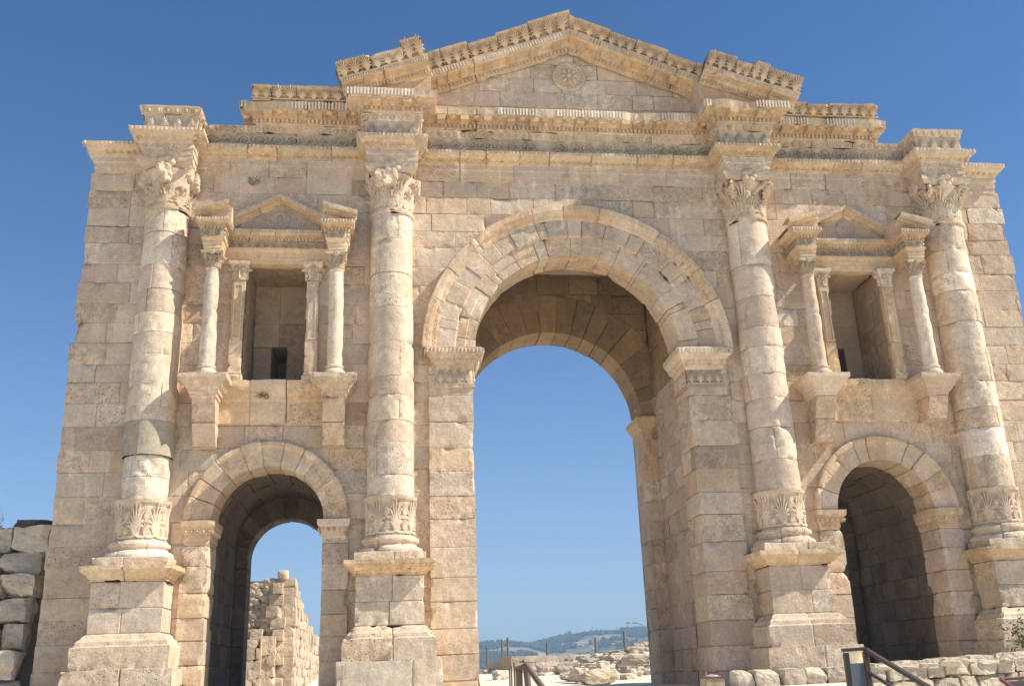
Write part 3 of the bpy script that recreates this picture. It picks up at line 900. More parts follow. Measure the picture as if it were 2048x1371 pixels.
# leafy gutter blocks (sima) on the wings
def sima(mb, x0, x1, yb, zb, h, pal, slope=0., brk=.3, lo=.45, hi=.95, hf=None):
    """leaning leafy blocks along x at y = yb, base z zb (at x0), rising with slope"""
    L = (x1 - x0) / math.cos(math.atan(slope)); c, s = math.cos(math.atan(slope)), math.sin(math.atan(slope))
    sp = split(L, lo, hi)
    for a, b in zip(sp[:-1], sp[1:]):
        hh = h * (rng.uniform(.9, 1.06) if rng.random() > brk else rng.uniform(.62, .88))
        if hf: hh *= hf(x0 + (a + b) / 2 * c)
        pr = prof([(.0, 0), (.03, .03), (.05, hh * .35), (.2, hh * .75), (.27, hh * .88), (.28, hh), (-.3, hh + .01), (-.32, 0)], .06)
        def pos(U, A, Bq):
            return np.stack([x0 + U * c - Bq * s, yb - A, zb + U * s + Bq * c], -1)
        col = pick(pal)
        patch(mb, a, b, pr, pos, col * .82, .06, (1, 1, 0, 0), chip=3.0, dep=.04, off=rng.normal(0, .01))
        n = max(1, round((b - a) / .29)); w = (b - a) / n
        u = a + (np.arange(n) + .5) * w
        P = pos(u, np.full(n, .10), np.full(n, .03))
        ex = np.array([c, 0, s]); eu = np.array([-s, 0, c]); ti = .47
        ey = eu * math.cos(ti) + np.array([0, -1, 0]) * math.sin(ti); ez = np.cross(ex, ey) ; ez = ez * np.sign(-ez[1])
        orn(mb, T_PAL, P, ex, ey, ez, (w * 1.12, hh * 1.0, w * 1.1), np.tile(col * 1.02, (n, 1)), .05)
mb = MB()
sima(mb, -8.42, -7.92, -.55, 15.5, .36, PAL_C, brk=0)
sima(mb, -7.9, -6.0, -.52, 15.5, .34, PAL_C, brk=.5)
mb.build("sima", M_CARV, arch)
mb = MB()
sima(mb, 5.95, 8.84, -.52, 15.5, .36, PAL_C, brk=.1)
mb.build("sima", M_CARV, arch)

# ---- pediment
ped_z = lambda x: 16.13 + .385 * (3.7 - abs(x - .16)) if True else 0
mb = MB()
zt = courses(15.45, 17.75, .42)
for za, zb in zip(zt[:-1], zt[1:]):
    hwl = lambda z: max(.12, (17.95 - z) / .37)
    a = .16 - min(3.75, hwl(zb) + .5); b = .16 + min(3.75, hwl(zb) + .5)
    sp = [a + s for s in split(b - a, .6, 1.3)]
    pr = prof([(0, za), (0, zb)], .06, (1, 1))
    for i in range(len(sp) - 1):
        patch(mb, sp[i], sp[i + 1], pr, lambda U, A, Bq: np.stack([U, -.0 - A, Bq], -1), pick([(PINK, 3), (GREY, 2), (CREAM, 2), (TAN, 2), (LIGHT, 1)]), .06, (1, 1, 1, 1), chip=.8)
X = np.linspace(-3.9, 4.1, 33)
zz_ = [max(15.5, 17.72 - .385 * abs(x - .16)) for x in X]
mb.grid(np.array([[(x, .09, 15.4), (x, .09, z), (x, 1.3, z), (x, 1.3, 15.4)] for x, z in zip(X, zz_)]), TAN)
ped = mb.build("pediment", M_ST, arch)

def raking(mb, x0, z0, x1, z1, yb, pal, sc=1.0, top=.5, lo=.5, hi=1.1, mit=False):
    """raking cornice from (x0, z0) to (x1, z1): z is its lower (dentil) edge on the tympanum plane yb"""
    L = math.hypot(x1 - x0, z1 - z0); c, s = (x1 - x0) / L, (z1 - z0) / L
    if c < 0: c_, s_ = -c, -s
    eu = np.array([-s, 0, c]) * (1 if c > 0 else -1)
    ex = np.array([c, 0, s])
    k = sc
    pts = [(.0, 0), (.1, .02), (.12, .12), (.17, .14), (.2, .22), (.48, .24), (.52, .26), (.54, .45), (-.5, .47)]
    pr = prof([(a * k, b * k) for a, b in pts], .06)
    def pos(U, A, Bq):
        if mit: U = U + Bq * abs(s / c) * np.clip((U - L + .7) / .7, 0, 1)
        return np.stack([x0 + ex[0] * U + eu[0] * Bq, yb - A, z0 + ex[2] * U + eu[2] * Bq], -1)
    sp = split(L, lo, hi)
    for i in range(len(sp) - 1):
        patch(mb, sp[i], sp[i + 1], pr, pos, pick(pal), .06, (1, 1, 0, 0), chip=1.3, lip=rng.choice([.03, .1, .3]), off=rng.normal(0, .008))
    def put(T, spc, a, b, S, ti, tl=0.):
        n = max(1, int(L / spc)); u = (np.arange(n) + .5) * L / n
        P = pos(u, np.full(n, a), np.full(n, b))
        ez = np.array([0, -1.0, 0]); ey = eu * math.cos(tl) + ez * math.sin(tl); e3 = ez * math.cos(tl) - eu * math.sin(tl)
        keep = np.array([vn(q[None] * 1.6, 88)[0] < .55 for q in P])
        if keep.any(): orn(mb, T, P[keep], ex, ey, e3, S, np.array(ti) * rng.uniform(.85, 1.1, (keep.sum(), 1)), .05)
    put(T_DENT, .11 * k, .1 * k, .03 * k, (.10 * k, .09 * k, .07 * k), TAN)
    put(T_EGG, .16 * k, .16 * k, .17 * k, (.13 * k, .08 * k, .1 * k), GOLD, .5)
    put(T_TONG, .085 * k, .53 * k, .27 * k, (.09 * k, .16 * k, .02 * k), CREAM)
    if sc > .8: put(T_DENT, .6, .2, .12, (.34, .12, .26), GOLD)
    return pos, ex, eu, L

def rak_sima(mb, x0, z0, x1, z1, yb, h, base, pal, brk=.3, apex=0, hf=None):
    L = math.hypot(x1 - x0, z1 - z0); ex = np.array([(x1 - x0) / L, 0, (z1 - z0) / L])
    eu = np.array([-ex[2], 0, ex[0]]); eu *= np.sign(eu[2])
    sp = split(L, .45, 1.0)
    for a, b in zip(sp[:-1], sp[1:]):
        hh = h * (rng.uniform(.92, 1.08) if rng.random() > brk else rng.uniform(.6, .9))
        if hf: hh *= hf((a + b) / 2 / L)
        pr = prof([(.0, 0), (.03, .03), (.05, hh * .35), (.2, hh * .75), (.27, hh * .88), (.28, hh), (-.35, hh + .01), (-.36, 0)], .06)
        def pos(U, A, Bq):
            Bq = Bq + base
            tn = abs(ex[2] / ex[0])
            if apex > 0: U = U + Bq * tn * np.clip((U - L + .8) / .8, 0, 1)
            if apex < 0: U = U - Bq * tn * np.clip((.8 - U) / .8, 0, 1)
            return np.stack([x0 + ex[0] * U + eu[0] * Bq, yb - A, z0 + ex[2] * U + eu[2] * Bq], -1)
        col = pick(pal)
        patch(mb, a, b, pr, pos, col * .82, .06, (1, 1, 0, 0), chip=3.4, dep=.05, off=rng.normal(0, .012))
        n = max(1, round((b - a) / .29)); w = (b - a) / n; u = a + (np.arange(n) + .5) * w
        P = pos(u, np.full(n, .10), np.full(n, .03)); ti = .47
        ez0 = np.array([0, -1.0, 0]); ey = eu * math.cos(ti) + ez0 * math.sin(ti); ez = ez0 * math.cos(ti) - eu * math.sin(ti)
        sg = 1 if ex[0] > 0 else -1
        orn(mb, T_PAL, P, ex * sg, ey, ez, (w * 1.12, hh * 1.0, w * 1.1), np.tile(col * 1.02, (n, 1)), .05)

AP = (.16, 17.62)
for (xs, zs) in ((-3.72, 16.12), (3.95, 16.16)):
    mb = MB()
    raking(mb, xs, zs, AP[0], AP[1], -.05, PAL_C, mit=True)
    o = mb.build("raking_cornice", M_CARV, ped)
    mb = MB()
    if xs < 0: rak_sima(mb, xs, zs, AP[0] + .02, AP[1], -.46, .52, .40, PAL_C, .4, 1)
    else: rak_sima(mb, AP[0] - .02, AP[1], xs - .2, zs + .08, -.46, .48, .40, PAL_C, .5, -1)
    mb.build("raking_sima", M_CARV, ped)
# pieces over the projections
for (xs, zs, xe, ze, nm) in ((-6.0, 15.50, -3.74, 16.26, 0), (6.2, 15.50, 3.62, 16.26, 1)):
    mb = MB()
    y0 = -.88
    L = math.hypot(xe - xs, ze - zs)
    # solid wedge behind
    tx = np.linspace(xs + (.25 if xs < 0 else -.25), xe, 14)
    Vq = []; 
    for x in tx:
        f = (x - xs) / (xe - xs); zt_ = zs + f * (ze - zs) + .3
        Vq.append([(x, y0 + .02, 15.48), (x, y0 + .02, zt_), (x, .5, zt_), (x, .5, 15.48)])
    mb.grid(np.array(Vq), np.array(ORANGE) * .9)
    e = np.array(Vq)[-1]; mb.add(e, [(0, 1, 2, 3)], TAN)
    raking(mb, xs, zs - .05, xe, ze, y0, PAL_C, .8)
    mb.build("raking_cornice", M_CARV, ped)
    mb = MB()
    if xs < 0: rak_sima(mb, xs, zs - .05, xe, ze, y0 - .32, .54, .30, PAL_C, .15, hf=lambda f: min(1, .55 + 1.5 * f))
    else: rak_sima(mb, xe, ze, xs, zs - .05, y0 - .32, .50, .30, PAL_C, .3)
    mb.build("raking_sima", M_CARV, ped)
# rosette
def medallion(mb, cx, y, cz, r, col, flower=True):
    for rr, w in ((r, .13 * r), (r * .82, .09 * r)):
        th = np.linspace(0, 2 * PI, 33)
        v, f = tube(np.stack([rr * np.cos(th), rr * np.sin(th), 0 * th], 1), w, 5)
        orn(mb, (v, f), (cx, y, cz), (1, 0, 0), UPV, (0, -1, 0), 1, col)
    q = np.linspace(0, 2 * PI, 29)
    X = np.stack([[(cx + k * r * math.cos(t), y - .02 - .03 * (1 - k), cz + k * r * math.sin(t)) for k in (0, .5, 1)] for t in q])
    mb.grid(X, col)
    if flower:
        for j in range(8):
            b = j * PI / 4
            v, f = t_ball(.24 * r, .14 * r, .2 * r, 8, 4)
            er = np.array([math.cos(b), 0, math.sin(b)]); et = np.array([-math.sin(b), 0, math.cos(b)])
            orn(mb, (v, f), np.array([cx, y - .03, cz]) + er * r * .42, er, et, (0, -1, 0), 1, col)
        orn(mb, t_ball(.2 * r, .2 * r, .3 * r), (cx, y - .03, cz), (1, 0, 0), UPV, (0, -1, 0), 1, col)
        for j in range(20):
            b = j * PI / 10
            orn(mb, t_ball(.1 * r, .1 * r, .14 * r, 6, 3), (cx + .91 * r * math.cos(b), y - .02, cz + .91 * r * math.sin(b)), (1, 0, 0), UPV, (0, -1, 0), 1, col)
    else:
        orn(mb, t_ball(.3 * r, .42 * r, .3 * r), (cx, y - .02, cz + .1 * r), (1, 0, 0), UPV, (0, -1, 0), 1, col)
        orn(mb, t_ball(.5 * r, .3 * r, .25 * r), (cx, y - .02, cz - .45 * r), (1, 0, 0), UPV, (0, -1, 0), 1, col)
mb = MB(); medallion(mb, .17, -.02, 16.9, .42, np.array(TAN)); mb.build("rosette", M_CARV, ped)

# ---- aedicules over the side arches
def aedicule(C, broken):
    y1 = -.8
    path = [(C - 1.72, 0), (C - 1.72, y1), (C - 1.30, y1), (C - 1.30, -.1), (C + 1.30, -.1), (C + 1.30, y1), (C + 1.72, y1), (C + 1.72, 0)]
    mb = MB()
    sweep(mb, path, prof([(-.3, 11.05), (-.02, 11.05), (.0, 11.06), (.0, 11.16), (.015, 11.17), (.015, 11.26), (.03, 11.27), (.03, 11.35), (.07, 11.4), (.08, 11.45), (.0, 11.46)], .05), PAL_C, 1.0, 2.7, chip=.8)
    sweep(mb, path, prof([(.035, 11.45), (.035, 11.62), (.05, 11.63)], .06), [(GREY, 2), (TAN, 2)], .8, 1.6, chip=.7)
    deco(mb, T_SCR, path, .2, .04, 11.54, (.17, .16, .25), FZ, keep=.9)
    a = mb.build("aedicule", M_CARV, arch)
    mb = MB()
    sweep(mb, path, prof([(.0, 11.62), (.04, 11.64), (.05, 11.7), (.09, 11.72), (.1, 11.76), (.17, 11.78), (.19, 11.82), (.2, 11.92), (-.2, 11.95)], .05), PAL_C, .5, 1.2, chip=1.3, lip=.2)
    deco(mb, T_DENT, path, .085, .05, 11.65, (.08, .06, .05), GOLD, keep=.85)
    deco(mb, T_EGG, path, .12, .12, 11.76, (.1, .06, .06), GOLD, .6, keep=.85)
    deco(mb, T_TONG, path, .07, .195, 11.84, (.07, .07, .015), CREAM, keep=.8)
    mb.build("cornice", M_CARV, a)
    # pediment
    mb = MB()
    X = np.linspace(C - 1.25, C + 1.25, 20)
    g = np.array([[(x, -.06, 11.93), (x, -.06, 11.93 + max(.02, .82 * (1 - abs(x - C) / 1.3)))] for x in X])
    mb.grid(g, np.array((.50, .40, .33)))
    for s in (-1, 1):
        raking(mb, C + s * 1.28, 12.0, C, 12.66, -.06, PAL_C, .5, lo=.5, hi=.9, mit=True)
        # half pediments on the projecting blocks
        xo, xi = C + s * 1.96, C + s * 1.1
        raking(mb, xo, 11.93, xi, 12.16, y1 + .02, PAL_C, .5, lo=.5, hi=.9)
        tx = np.linspace(xo, xi, 8)
        g = np.array([[(x, y1 + .02, 11.92), (x, y1 + .02, 12.0 + .3 * i / 7), (x, .05, 12.0 + .3 * i / 7), (x, .05, 11.92)] for i, x in enumerate(tx)])
        mb.grid(g, np.array(TAN)); mb.add(g[-1], [(0, 1, 2, 3)], TAN)
    pd = mb.build("pediment", M_CARV, a)
    mb = MB(); medallion(mb, C, -.06, 12.27, .235, np.array((.50, .40, .33)), False); mb.build("medallion", M_CARV, a)
    # niche recess: side walls, back wall with a slit, ceiling, floor
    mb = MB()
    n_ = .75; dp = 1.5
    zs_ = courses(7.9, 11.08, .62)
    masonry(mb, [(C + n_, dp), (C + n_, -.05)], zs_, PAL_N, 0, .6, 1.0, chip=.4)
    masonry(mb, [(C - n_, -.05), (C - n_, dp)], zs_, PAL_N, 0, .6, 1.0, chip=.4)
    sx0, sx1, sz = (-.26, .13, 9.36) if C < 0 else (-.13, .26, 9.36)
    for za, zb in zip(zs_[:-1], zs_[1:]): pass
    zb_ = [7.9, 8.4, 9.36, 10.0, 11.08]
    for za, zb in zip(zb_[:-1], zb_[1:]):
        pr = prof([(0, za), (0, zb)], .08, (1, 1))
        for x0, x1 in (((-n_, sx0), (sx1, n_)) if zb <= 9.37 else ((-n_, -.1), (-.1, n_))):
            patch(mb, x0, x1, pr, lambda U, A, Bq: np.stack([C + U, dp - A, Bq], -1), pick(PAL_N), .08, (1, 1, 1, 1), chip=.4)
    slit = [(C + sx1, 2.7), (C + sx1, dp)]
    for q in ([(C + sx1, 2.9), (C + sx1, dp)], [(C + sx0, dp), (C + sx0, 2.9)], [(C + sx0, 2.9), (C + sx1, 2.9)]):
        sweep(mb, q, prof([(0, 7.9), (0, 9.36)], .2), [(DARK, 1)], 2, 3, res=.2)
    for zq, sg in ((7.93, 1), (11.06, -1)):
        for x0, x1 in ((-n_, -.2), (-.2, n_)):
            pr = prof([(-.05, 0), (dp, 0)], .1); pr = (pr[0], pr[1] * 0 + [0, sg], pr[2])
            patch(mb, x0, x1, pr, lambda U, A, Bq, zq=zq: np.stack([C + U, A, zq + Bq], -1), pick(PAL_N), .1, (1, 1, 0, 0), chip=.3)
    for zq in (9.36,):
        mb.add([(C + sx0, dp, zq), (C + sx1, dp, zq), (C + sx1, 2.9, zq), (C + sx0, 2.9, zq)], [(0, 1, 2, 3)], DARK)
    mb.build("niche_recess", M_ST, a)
    # pilasters
    for s in (-1, 1):
        x0, x1 = (C - 1.07, C - .77) if s < 0 else (C + .74, C + 1.04)
        p = [(x0, 0), (x0, -.2), (x1, -.2), (x1, 0)]
        mb = MB()
        masonry(mb, p, [7.97, 9.0, 10.56], PAL_C, 0, .5, 1, chip=.9)
        sweep(mb, p, prof([(.05, 7.95), (.05, 8.05), (.02, 8.1), (.03, 8.14), (.0, 8.16)], .05), PAL_C, 1, 2)
        # sunk panel frame
        for (a_, b_, za, zb) in ((x0 + .05, x0 + .075, 9.0, 10.45), (x1 - .075, x1 - .05, 9.0, 10.45), (x0 + .05, x1 - .05, 9.0, 9.03), (x0 + .05, x1 - .05, 10.42, 10.45)):
            orn(mb, t_box(b_ - a_, zb - za, .03), ((a_ + b_) / 2, -.195, za), (1, 0, 0), UPV, (0, -1, 0), 1, CREAM)
        sweep(mb, p, prof([(.0, 10.56), (.02, 10.58), (.0, 10.6), (.01, 10.8), (.06, 10.92), (.1, 10.96), (.1, 11.05), (-.1, 11.06)], .05), PAL_COL, 1, 2, chip=1.3)
        deco(mb, t_leaf(.3, .17, .9), p, .16, .005, 10.6, (1, 1, 1), CREAM)
        deco(mb, T_PAL, p, .15, .02, 10.78, (.15, .2, .3), CREAM, .2)
        mb.build("pilaster", M_CARV, a)
    # colonnettes
    for s in (-1, 1):
        x = C + s * 1.5; cy = -.6; pos = lathe_pos(x, cy)
        mb = MB(); col = pick(PAL_COL) * 1.02
        for k in range(3):
            a0, a1 = k * 2 * PI / 3, (k + 1) * 2 * PI / 3
            patch(mb, a0, a1, prof([(.19, 8.2), (.188, 8.9), (.18, 9.6)], .06), pos, col, .045, (0, 0, 0, 0), met=.18, chip=.9, amp=1.2)
            patch(mb, a0, a1, prof([(.18, 9.6), (.175, 10.1), (.163, 10.62), (.18, 10.63), (.18, 10.67), (.12, 10.68)], .06), pos, col * .97, .045, (0, 0, 0, 0), met=.18, chip=.8, amp=1.2)
            patch(mb, a0, a1, prof([(.27, 7.92), (.27, 8.0), (.25, 8.05), (.21, 8.08), (.2, 8.11), (.225, 8.13), (.225, 8.17), (.195, 8.2), (.1, 8.21)], .03), pos, col, .06, (0, 0, 0, 0), met=.22, chip=.6)
        capital(mb, x, cy, 10.68, .165, .4, .27, np.array((.54, .43, .30)), .0, 8, 1.1, False)
        mb.build("colonnette", M_CARV, a)
        # console that carries it
        mb = MB()
        p = [(x - .27, 0), (x - .27, -.76), (x + .27, -.76), (x + .27, 0)]
        sweep(mb, p, prof([(-.3, 7.378), (.0, 7.38), (.02, 7.4), (.03, 7.46), (.07, 7.5), (.08, 7.55), (.14, 7.62), (.16, 7.66), (.22, 7.74), (.27, 7.78), (.28, 7.8), (.28, 7.91), (-.27, 7.93)], .05), [(CREAM, 2), (PINK, 2), (TAN, 1)], 1, 2, chip=2.6 if s > 0 and C < 0 else .9, lip=.5 if (s > 0 and C < 0) else .05)
        zlow = 6.82 if (C > 0 and s > 0) else 6.3
        pp = [(x - .26, 0), (x - .26, -.5), (x + .26, -.5), (x + .26, 0)]
        zz = [zlow] + [z for z in (6.84,) if z > zlow + .1] + [7.39]
        for za, zb in zip(zz[:-1], zz[1:]):
            d0, d1 = [.24 - .42 * (7.39 - z) for z in (za, zb)]
            # the front leans out towards the top
            for (p0, t, n, L, c0, c1) in segs(pp):
                fr = abs(t[0]) > .5
                base = seg_pos(p0, t, n, L, 0, 0)
                def pos(U, A, Bq, fr=fr, p0=p0, t=t, n=n, L=L):
                    lean = .24 - .42 * (7.39 - Bq)
                    if fr: return np.stack([p0[0] + U + 0 * Bq, p0[1] - A - lean, Bq], -1)
                    f = U / L if t[1] < 0 else 1 - U / L
                    yy = -(.5 + lean) * f
                    return np.stack([p0[0] + n[0] * A + 0 * Bq, yy, Bq], -1)
                patch(mb, 0, L, prof([(0, za), (0, zb)], .06, (1, 1)), pos, pick([(TAN, 2), (ORANGE, 1), (PINK, 2)]), .06, (0, 0, 1, 1), chip=1.0)
        mb.add([(x - .26, 0, zlow), (x + .26, 0, zlow), (x + .26, -.5 - .24 + .42 * (7.39 - zlow), zlow), (x - .26, -.5 - .24 + .42 * (7.39 - zlow), zlow)], [(0, 1, 2, 3)], TAN)
        mb.build("console", M_ST, a)
    # sill between the consoles
    mb = MB()
    p = [(C - 1.24, -.02), (C + 1.24, -.02)]
    sweep(mb, p, prof([(.0, 6.9), (.05, 6.92), (.05, 7.45), (.08, 7.5), (.1, 7.58), (.15, 7.62), (.2, 7.72), (.22, 7.8), (.22, 7.96), (-.1, 7.975)], .06), PAL_C, .6, 1.3, chip=1.6, lip=.45)
    mb.build("sill", M_ST, a)
aedicule(-C_, True)
aedicule(C_, False)

# =============================================================== GROUND
def G(x, y):
    x = np.asarray(x, float); y = np.asarray(y, float)
    z = .62 + 0 * x
    front = sm((-y - 2.2) / 2.0)
    z = z - front * 1.0 - np.clip(-y - 6, 0, 18) * .018
    z = z - sm((y - 5) / 6) * .05 + np.clip((y - 13) / 14, 0, 1) * .48
    z = z + sm((x - 3) / 6) * sm((y - 21) / 13) * .85 * (1 - sm((y - 60) / 40))
    z = z - sm((y - 70) / 260) * 34 + sm((-x - 60) / 200) * 2
    far = np.hypot(x, y)
    z = z + .05 * vn(np.stack([x * .35, y * .35, 0 * x], -1), 4) * (1 - sm((far - 50) / 40)) + .02 * vn(np.stack([x * 1.7, y * 1.7, 0 * x], -1), 6) * (1 - sm((far - 50) / 40))
    return z
def axis(lo, hi, d0, g):
    a = [0.0]; d = d0
    while a[-1] < hi: a.append(a[-1] + d); d *= g
    b = [0.0]; d = d0
    while b[-1] < lo: b.append(b[-1] + d); d *= g
    return np.array([-v for v in b[:0:-1]] + a)
gx = axis(3500, 3500, .35, 1.045); gy = axis(300, 3500, .35, 1.035)
X, Y = np.meshgrid(gx, gy, indexing='ij')
mb = MB(); mb.grid(np.stack([X, Y, G(X, Y)], -1), (.7, .62, .5))
m, nt, p = new_mat("pale_dusty_ground")
tc = nd(nt, "ShaderNodeTexCoord").outputs['Object']
n1 = noise(nt, tc, .5, 6, .6); n2 = noise(nt, tc, 9, 5, .7)
c = mixc(nt, ramp(nt, n1, .35, .65), (.72, .64, .51, 1), (.80, .73, .61, 1))
c = mixc(nt, .8, c, ramp(nt, n2, .3, .7, (.78, .76, .74, 1), (1.1, 1.1, 1.1, 1)), 'MULTIPLY')
nt.links.new(c, p.inputs['Base Color']); p.inputs['Roughness'].default_value = .95
b = nd(nt, "ShaderNodeBump"); b.inputs['Strength'].default_value = .5; b.inputs['Distance'].default_value = .03
nt.links.new(n2, b.inputs['Height']); nt.links.new(b.outputs[0], p.inputs['Normal'])
tag(mb.build("ground", m, None, True), kind='structure')

# hills
SK = np.array([(-1500, 30), (-500, 33), (0, 36), (100.7, 38.5), (115.8, 40.3), (130.2, 40.4), (143.4, 37.7), (159, 34.9), (168.7, 36.3), (183.4, 39.3), (194.4, 41.3), (208, 44.3),
               (215.6, 48.2), (236.5, 49.3), (262.3, 48.5), (274.7, 48.7), (287.3, 50.7), (299.7, 50.9), (312, 51.1), (328, 51.2), (420, 54), (700, 40), (1500, 30)])
def HZ(x, y):
    top = np.interp(x, SK[:, 0], SK[:, 1])
    f = sm((y - 520) / 780) ** .85
    n = fbm(np.stack([x * .012, y * .012, 0 * x], -1), 4, 91)
    back = 1 - sm((y - 1330) / 500)
    return -34 + (top + 34) * f * (.3 + .7 * back) + n * 5 * np.sin(np.clip(f, 0, 1) * PI) * back
hx = np.concatenate([np.linspace(-1500, 60, 50)[:-1], np.linspace(60, 380, 130), np.linspace(380, 1500, 40)[1:]])
hy = np.linspace(500, 1850, 110)
X, Y = np.meshgrid(hx, hy, indexing='ij')
mb = MB(); mb.grid(np.stack([X, Y, HZ(X, Y) - .5], -1), (.3, .25, .18))
m, nt, p = new_mat("dry_hillside")
tc = nd(nt, "ShaderNodeTexCoord").outputs['Object']
n1 = noise(nt, tc, .02, 6, .65); n2 = noise(nt, tc, .15, 5, .7)
c = mixc(nt, ramp(nt, n1, .45, .6), (.14, .12, .075, 1), (.42, .33, .24, 1))
c = mixc(nt, .8, c, ramp(nt, n2, .3, .7, (.55, .55, .5, 1), (1.2, 1.2, 1.2, 1)), 'MULTIPLY')
nt.links.new(c, p.inputs['Base Color']); p.inputs['Roughness'].default_value = .95
tag(mb.build("hills", m, None, True), kind='structure')
# forest on the hills
mb = MB()
Vs, Fs = SPH[4]
Ss = Vs / np.linalg.norm(Vs, axis=1)[:, None]
cnt = 0
tx = rng.uniform(60, 380, 15000); ty = rng.uniform(800, 1335, 15000)
dn = fbm(np.stack([tx * .03, ty * .016, 0 * tx], -1), 4, 33)
bald = (np.abs(tx - 240) < 32) & (ty > 1180)
ok = (dn > -.12) & ~(bald & (dn < .35)) & ~((tx < 145) & (dn < .12))
for x, y in zip(tx[ok], ty[ok]):
    s = rng.uniform(1.1, 2.3); 
    V = Ss * (1 + .35 * vn(Ss * 2.1 + x, 3))[:, None] * np.array([s, s, s * rng.uniform(.9, 1.3)])
    V = V[:] + np.array([x, y, float(HZ(np.array([x]), np.array([y]))[0]) + s * .6])
    mb.add(V, Fs)
tag(mb.build("hillside_forest", M_FOREST, None, True), "dark green pine woods scattered over the hazy far hill", "forest", kind='stuff')

# =============================================================== WALLS AND RUINS AROUND
# rubble wall on the left
mb = MB()
z = .1; row = 0
while z < 4.5:
    h = rng.uniform(.46, .64); x = -12.60 - rng.uniform(0, .12) - .1 * (z < 2.6) ; yf = -.55 + .28 * z
    while x > -17.5:
        w = rng.uniform(.5, 1.05)
        rock_into(mb, (x - w / 2, yf + .4 + rng.normal(0, .07), z + h / 2), (w / 2 * 1.0, .42, h / 2 * 1.0), pick(PAL_R) * 1.08, 18, .16, .24, facets=3)
        x -= w + .02
    z += h * .97; row += 1
ztop = z
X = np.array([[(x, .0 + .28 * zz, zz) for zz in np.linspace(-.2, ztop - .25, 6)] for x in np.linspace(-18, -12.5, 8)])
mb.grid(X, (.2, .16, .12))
X = np.array([[(x, yy, ztop - .25 + .1 * math.sin(3 * x)) for yy in np.linspace(1.2, 3, 4)] for x in np.linspace(-18, -12.5, 8)])
mb.grid(X, (.3, .25, .19))
tag(mb.build("rubble_wall", M_ROCK), "rough dry-stone wall of rounded blocks at the left end of the arch", "wall")
mb = MB(); rock_into(mb, (-13.1, .95, ztop + .02), (.36, .35, .17), (.12, .10, .085), 12, .25, .5)
tag(mb.build("boulder", M_ROCK), "dark flat boulder lying on top of the dry-stone wall", "boulder")

# low wall at lower right and foundation stones under the third pedestal
def dry_wall(x0, y0, x1, y1, zb, zt, name, label, cap=True, hs=.3, lens=(.3, .75), dd=.25):
    mb = MB(); L = math.hypot(x1 - x0, y1 - y0); rz = math.atan2(y1 - y0, x1 - x0)
    def at(s): return np.array([x0 + (x1 - x0) * s / L, y0 + (y1 - y0) * s / L])
    ztf = (lambda s: zt) if not callable(zt) else zt
    s = 0
    z = zb
    zcap = .13 if cap else 0
    while z < ztf(0) - zcap - .05:
        h = min(rng.uniform(hs * .85, hs * 1.15), 9); s = -rng.uniform(0, .3)
        while s < L:
            w = rng.uniform(*lens)
            k = (ztf(s + w / 2) - zcap - zb) / max(.1, (ztf(0) - zcap - zb))
            zc = zb + (z + h / 2 - zb) * k
            p = at(s + w / 2)
            rock_into(mb, (p[0], p[1] + rng.normal(0, .02), zc), (w / 2 * .99, dd, h / 2 * .99 * k), pick(PAL_R) * 1.08, 12, .12, .16, rz, facets=2)
            s += w + .015
        z += h
    if cap:
        s = 0
        while s < L:
            w = rng.uniform(.2, .55); p = at(s + w / 2)
            rock_into(mb, (p[0], p[1] + rng.normal(0, .04), ztf(s + w / 2) - .07), (w / 2 * 1.02, dd * 1.12, rng.uniform(.05, .075)), pick(PAL_R) * 1.15, 8, .16, .3, rz + rng.normal(0, .1))
            s += w * .96
    return tag(mb.build(name, M_ROCK), label, "wall")
dry_wall(4.75, -3.9, 10.0, -3.2, -.35, lambda s: .93 + .033 * s, "low_stone_wall", "low pale stone wall with flat coping stones, in front of the right archway", True, .34)
dry_wall(2.75, -1.75, 5.15, -1.75, -.1, .73, "stone_footing", "row of pale rounded footing stones under the third column pedestal", False, .34, (.35, .6), .3)

# ruined wall behind the left archway
def quarry_face(mb, p0, p1, zb, ztf, pal, lo, hi, h, rough=.1, thick=.3, n=8):
    L = math.hypot(p1[0] - p0[0], p1[1] - p0[1]); rz = math.atan2(p1[1] - p0[1], p1[0] - p0[0])
    z = zb
    while True:
        hh = rng.uniform(.9, 1.1) * h; s = 0; any_ = False
        while s < L:
            w = min(rng.uniform(lo, hi), L - s + .05)
            f = (s + w / 2) / L
            if z + hh * .5 < ztf(s + w / 2):
                any_ = True
                rock_into(mb, (p0[0] + (p1[0] - p0[0]) * f, p0[1] + (p1[1] - p0[1]) * f, z + hh / 2), (w / 2 * 1.02, thick + rng.normal(0, .025), hh / 2 * 1.02), pick(pal), n, rough * .5, .10, rz, facets=1)
            s += w
        z += hh
        if not any_: break
PAL_B = [((.66, .55, .42), 3), ((.62, .49, .38), 2), ((.55, .46, .36), 2)]
mb = MB()
cxr, cyr = -8.75, 16.0
quarry_face(mb, (cxr, cyr), (cxr, cyr + 9), .5, lambda s: 4.75 - .06 * s - (.35 if s > 2.2 else 0) - (.4 if s > 4.4 else 0) , PAL_B, .45, .8, .36, .1, .3)
quarry_face(mb, (cxr, cyr + 9), (cxr, cyr + 24), .5, lambda s: 3.2 - .02 * s, PAL_B, .6, 1.1, .45, .1, .3, 6)
tag(mb.build("ruined_wall", M_ROCK), "tall sunlit ruined wall of squared blocks seen through the left archway", "wall")
RW = bpy.data.objects["ruined_wall"]
mb = MB()                                         # rubble core facing the viewer
zt = 4.75
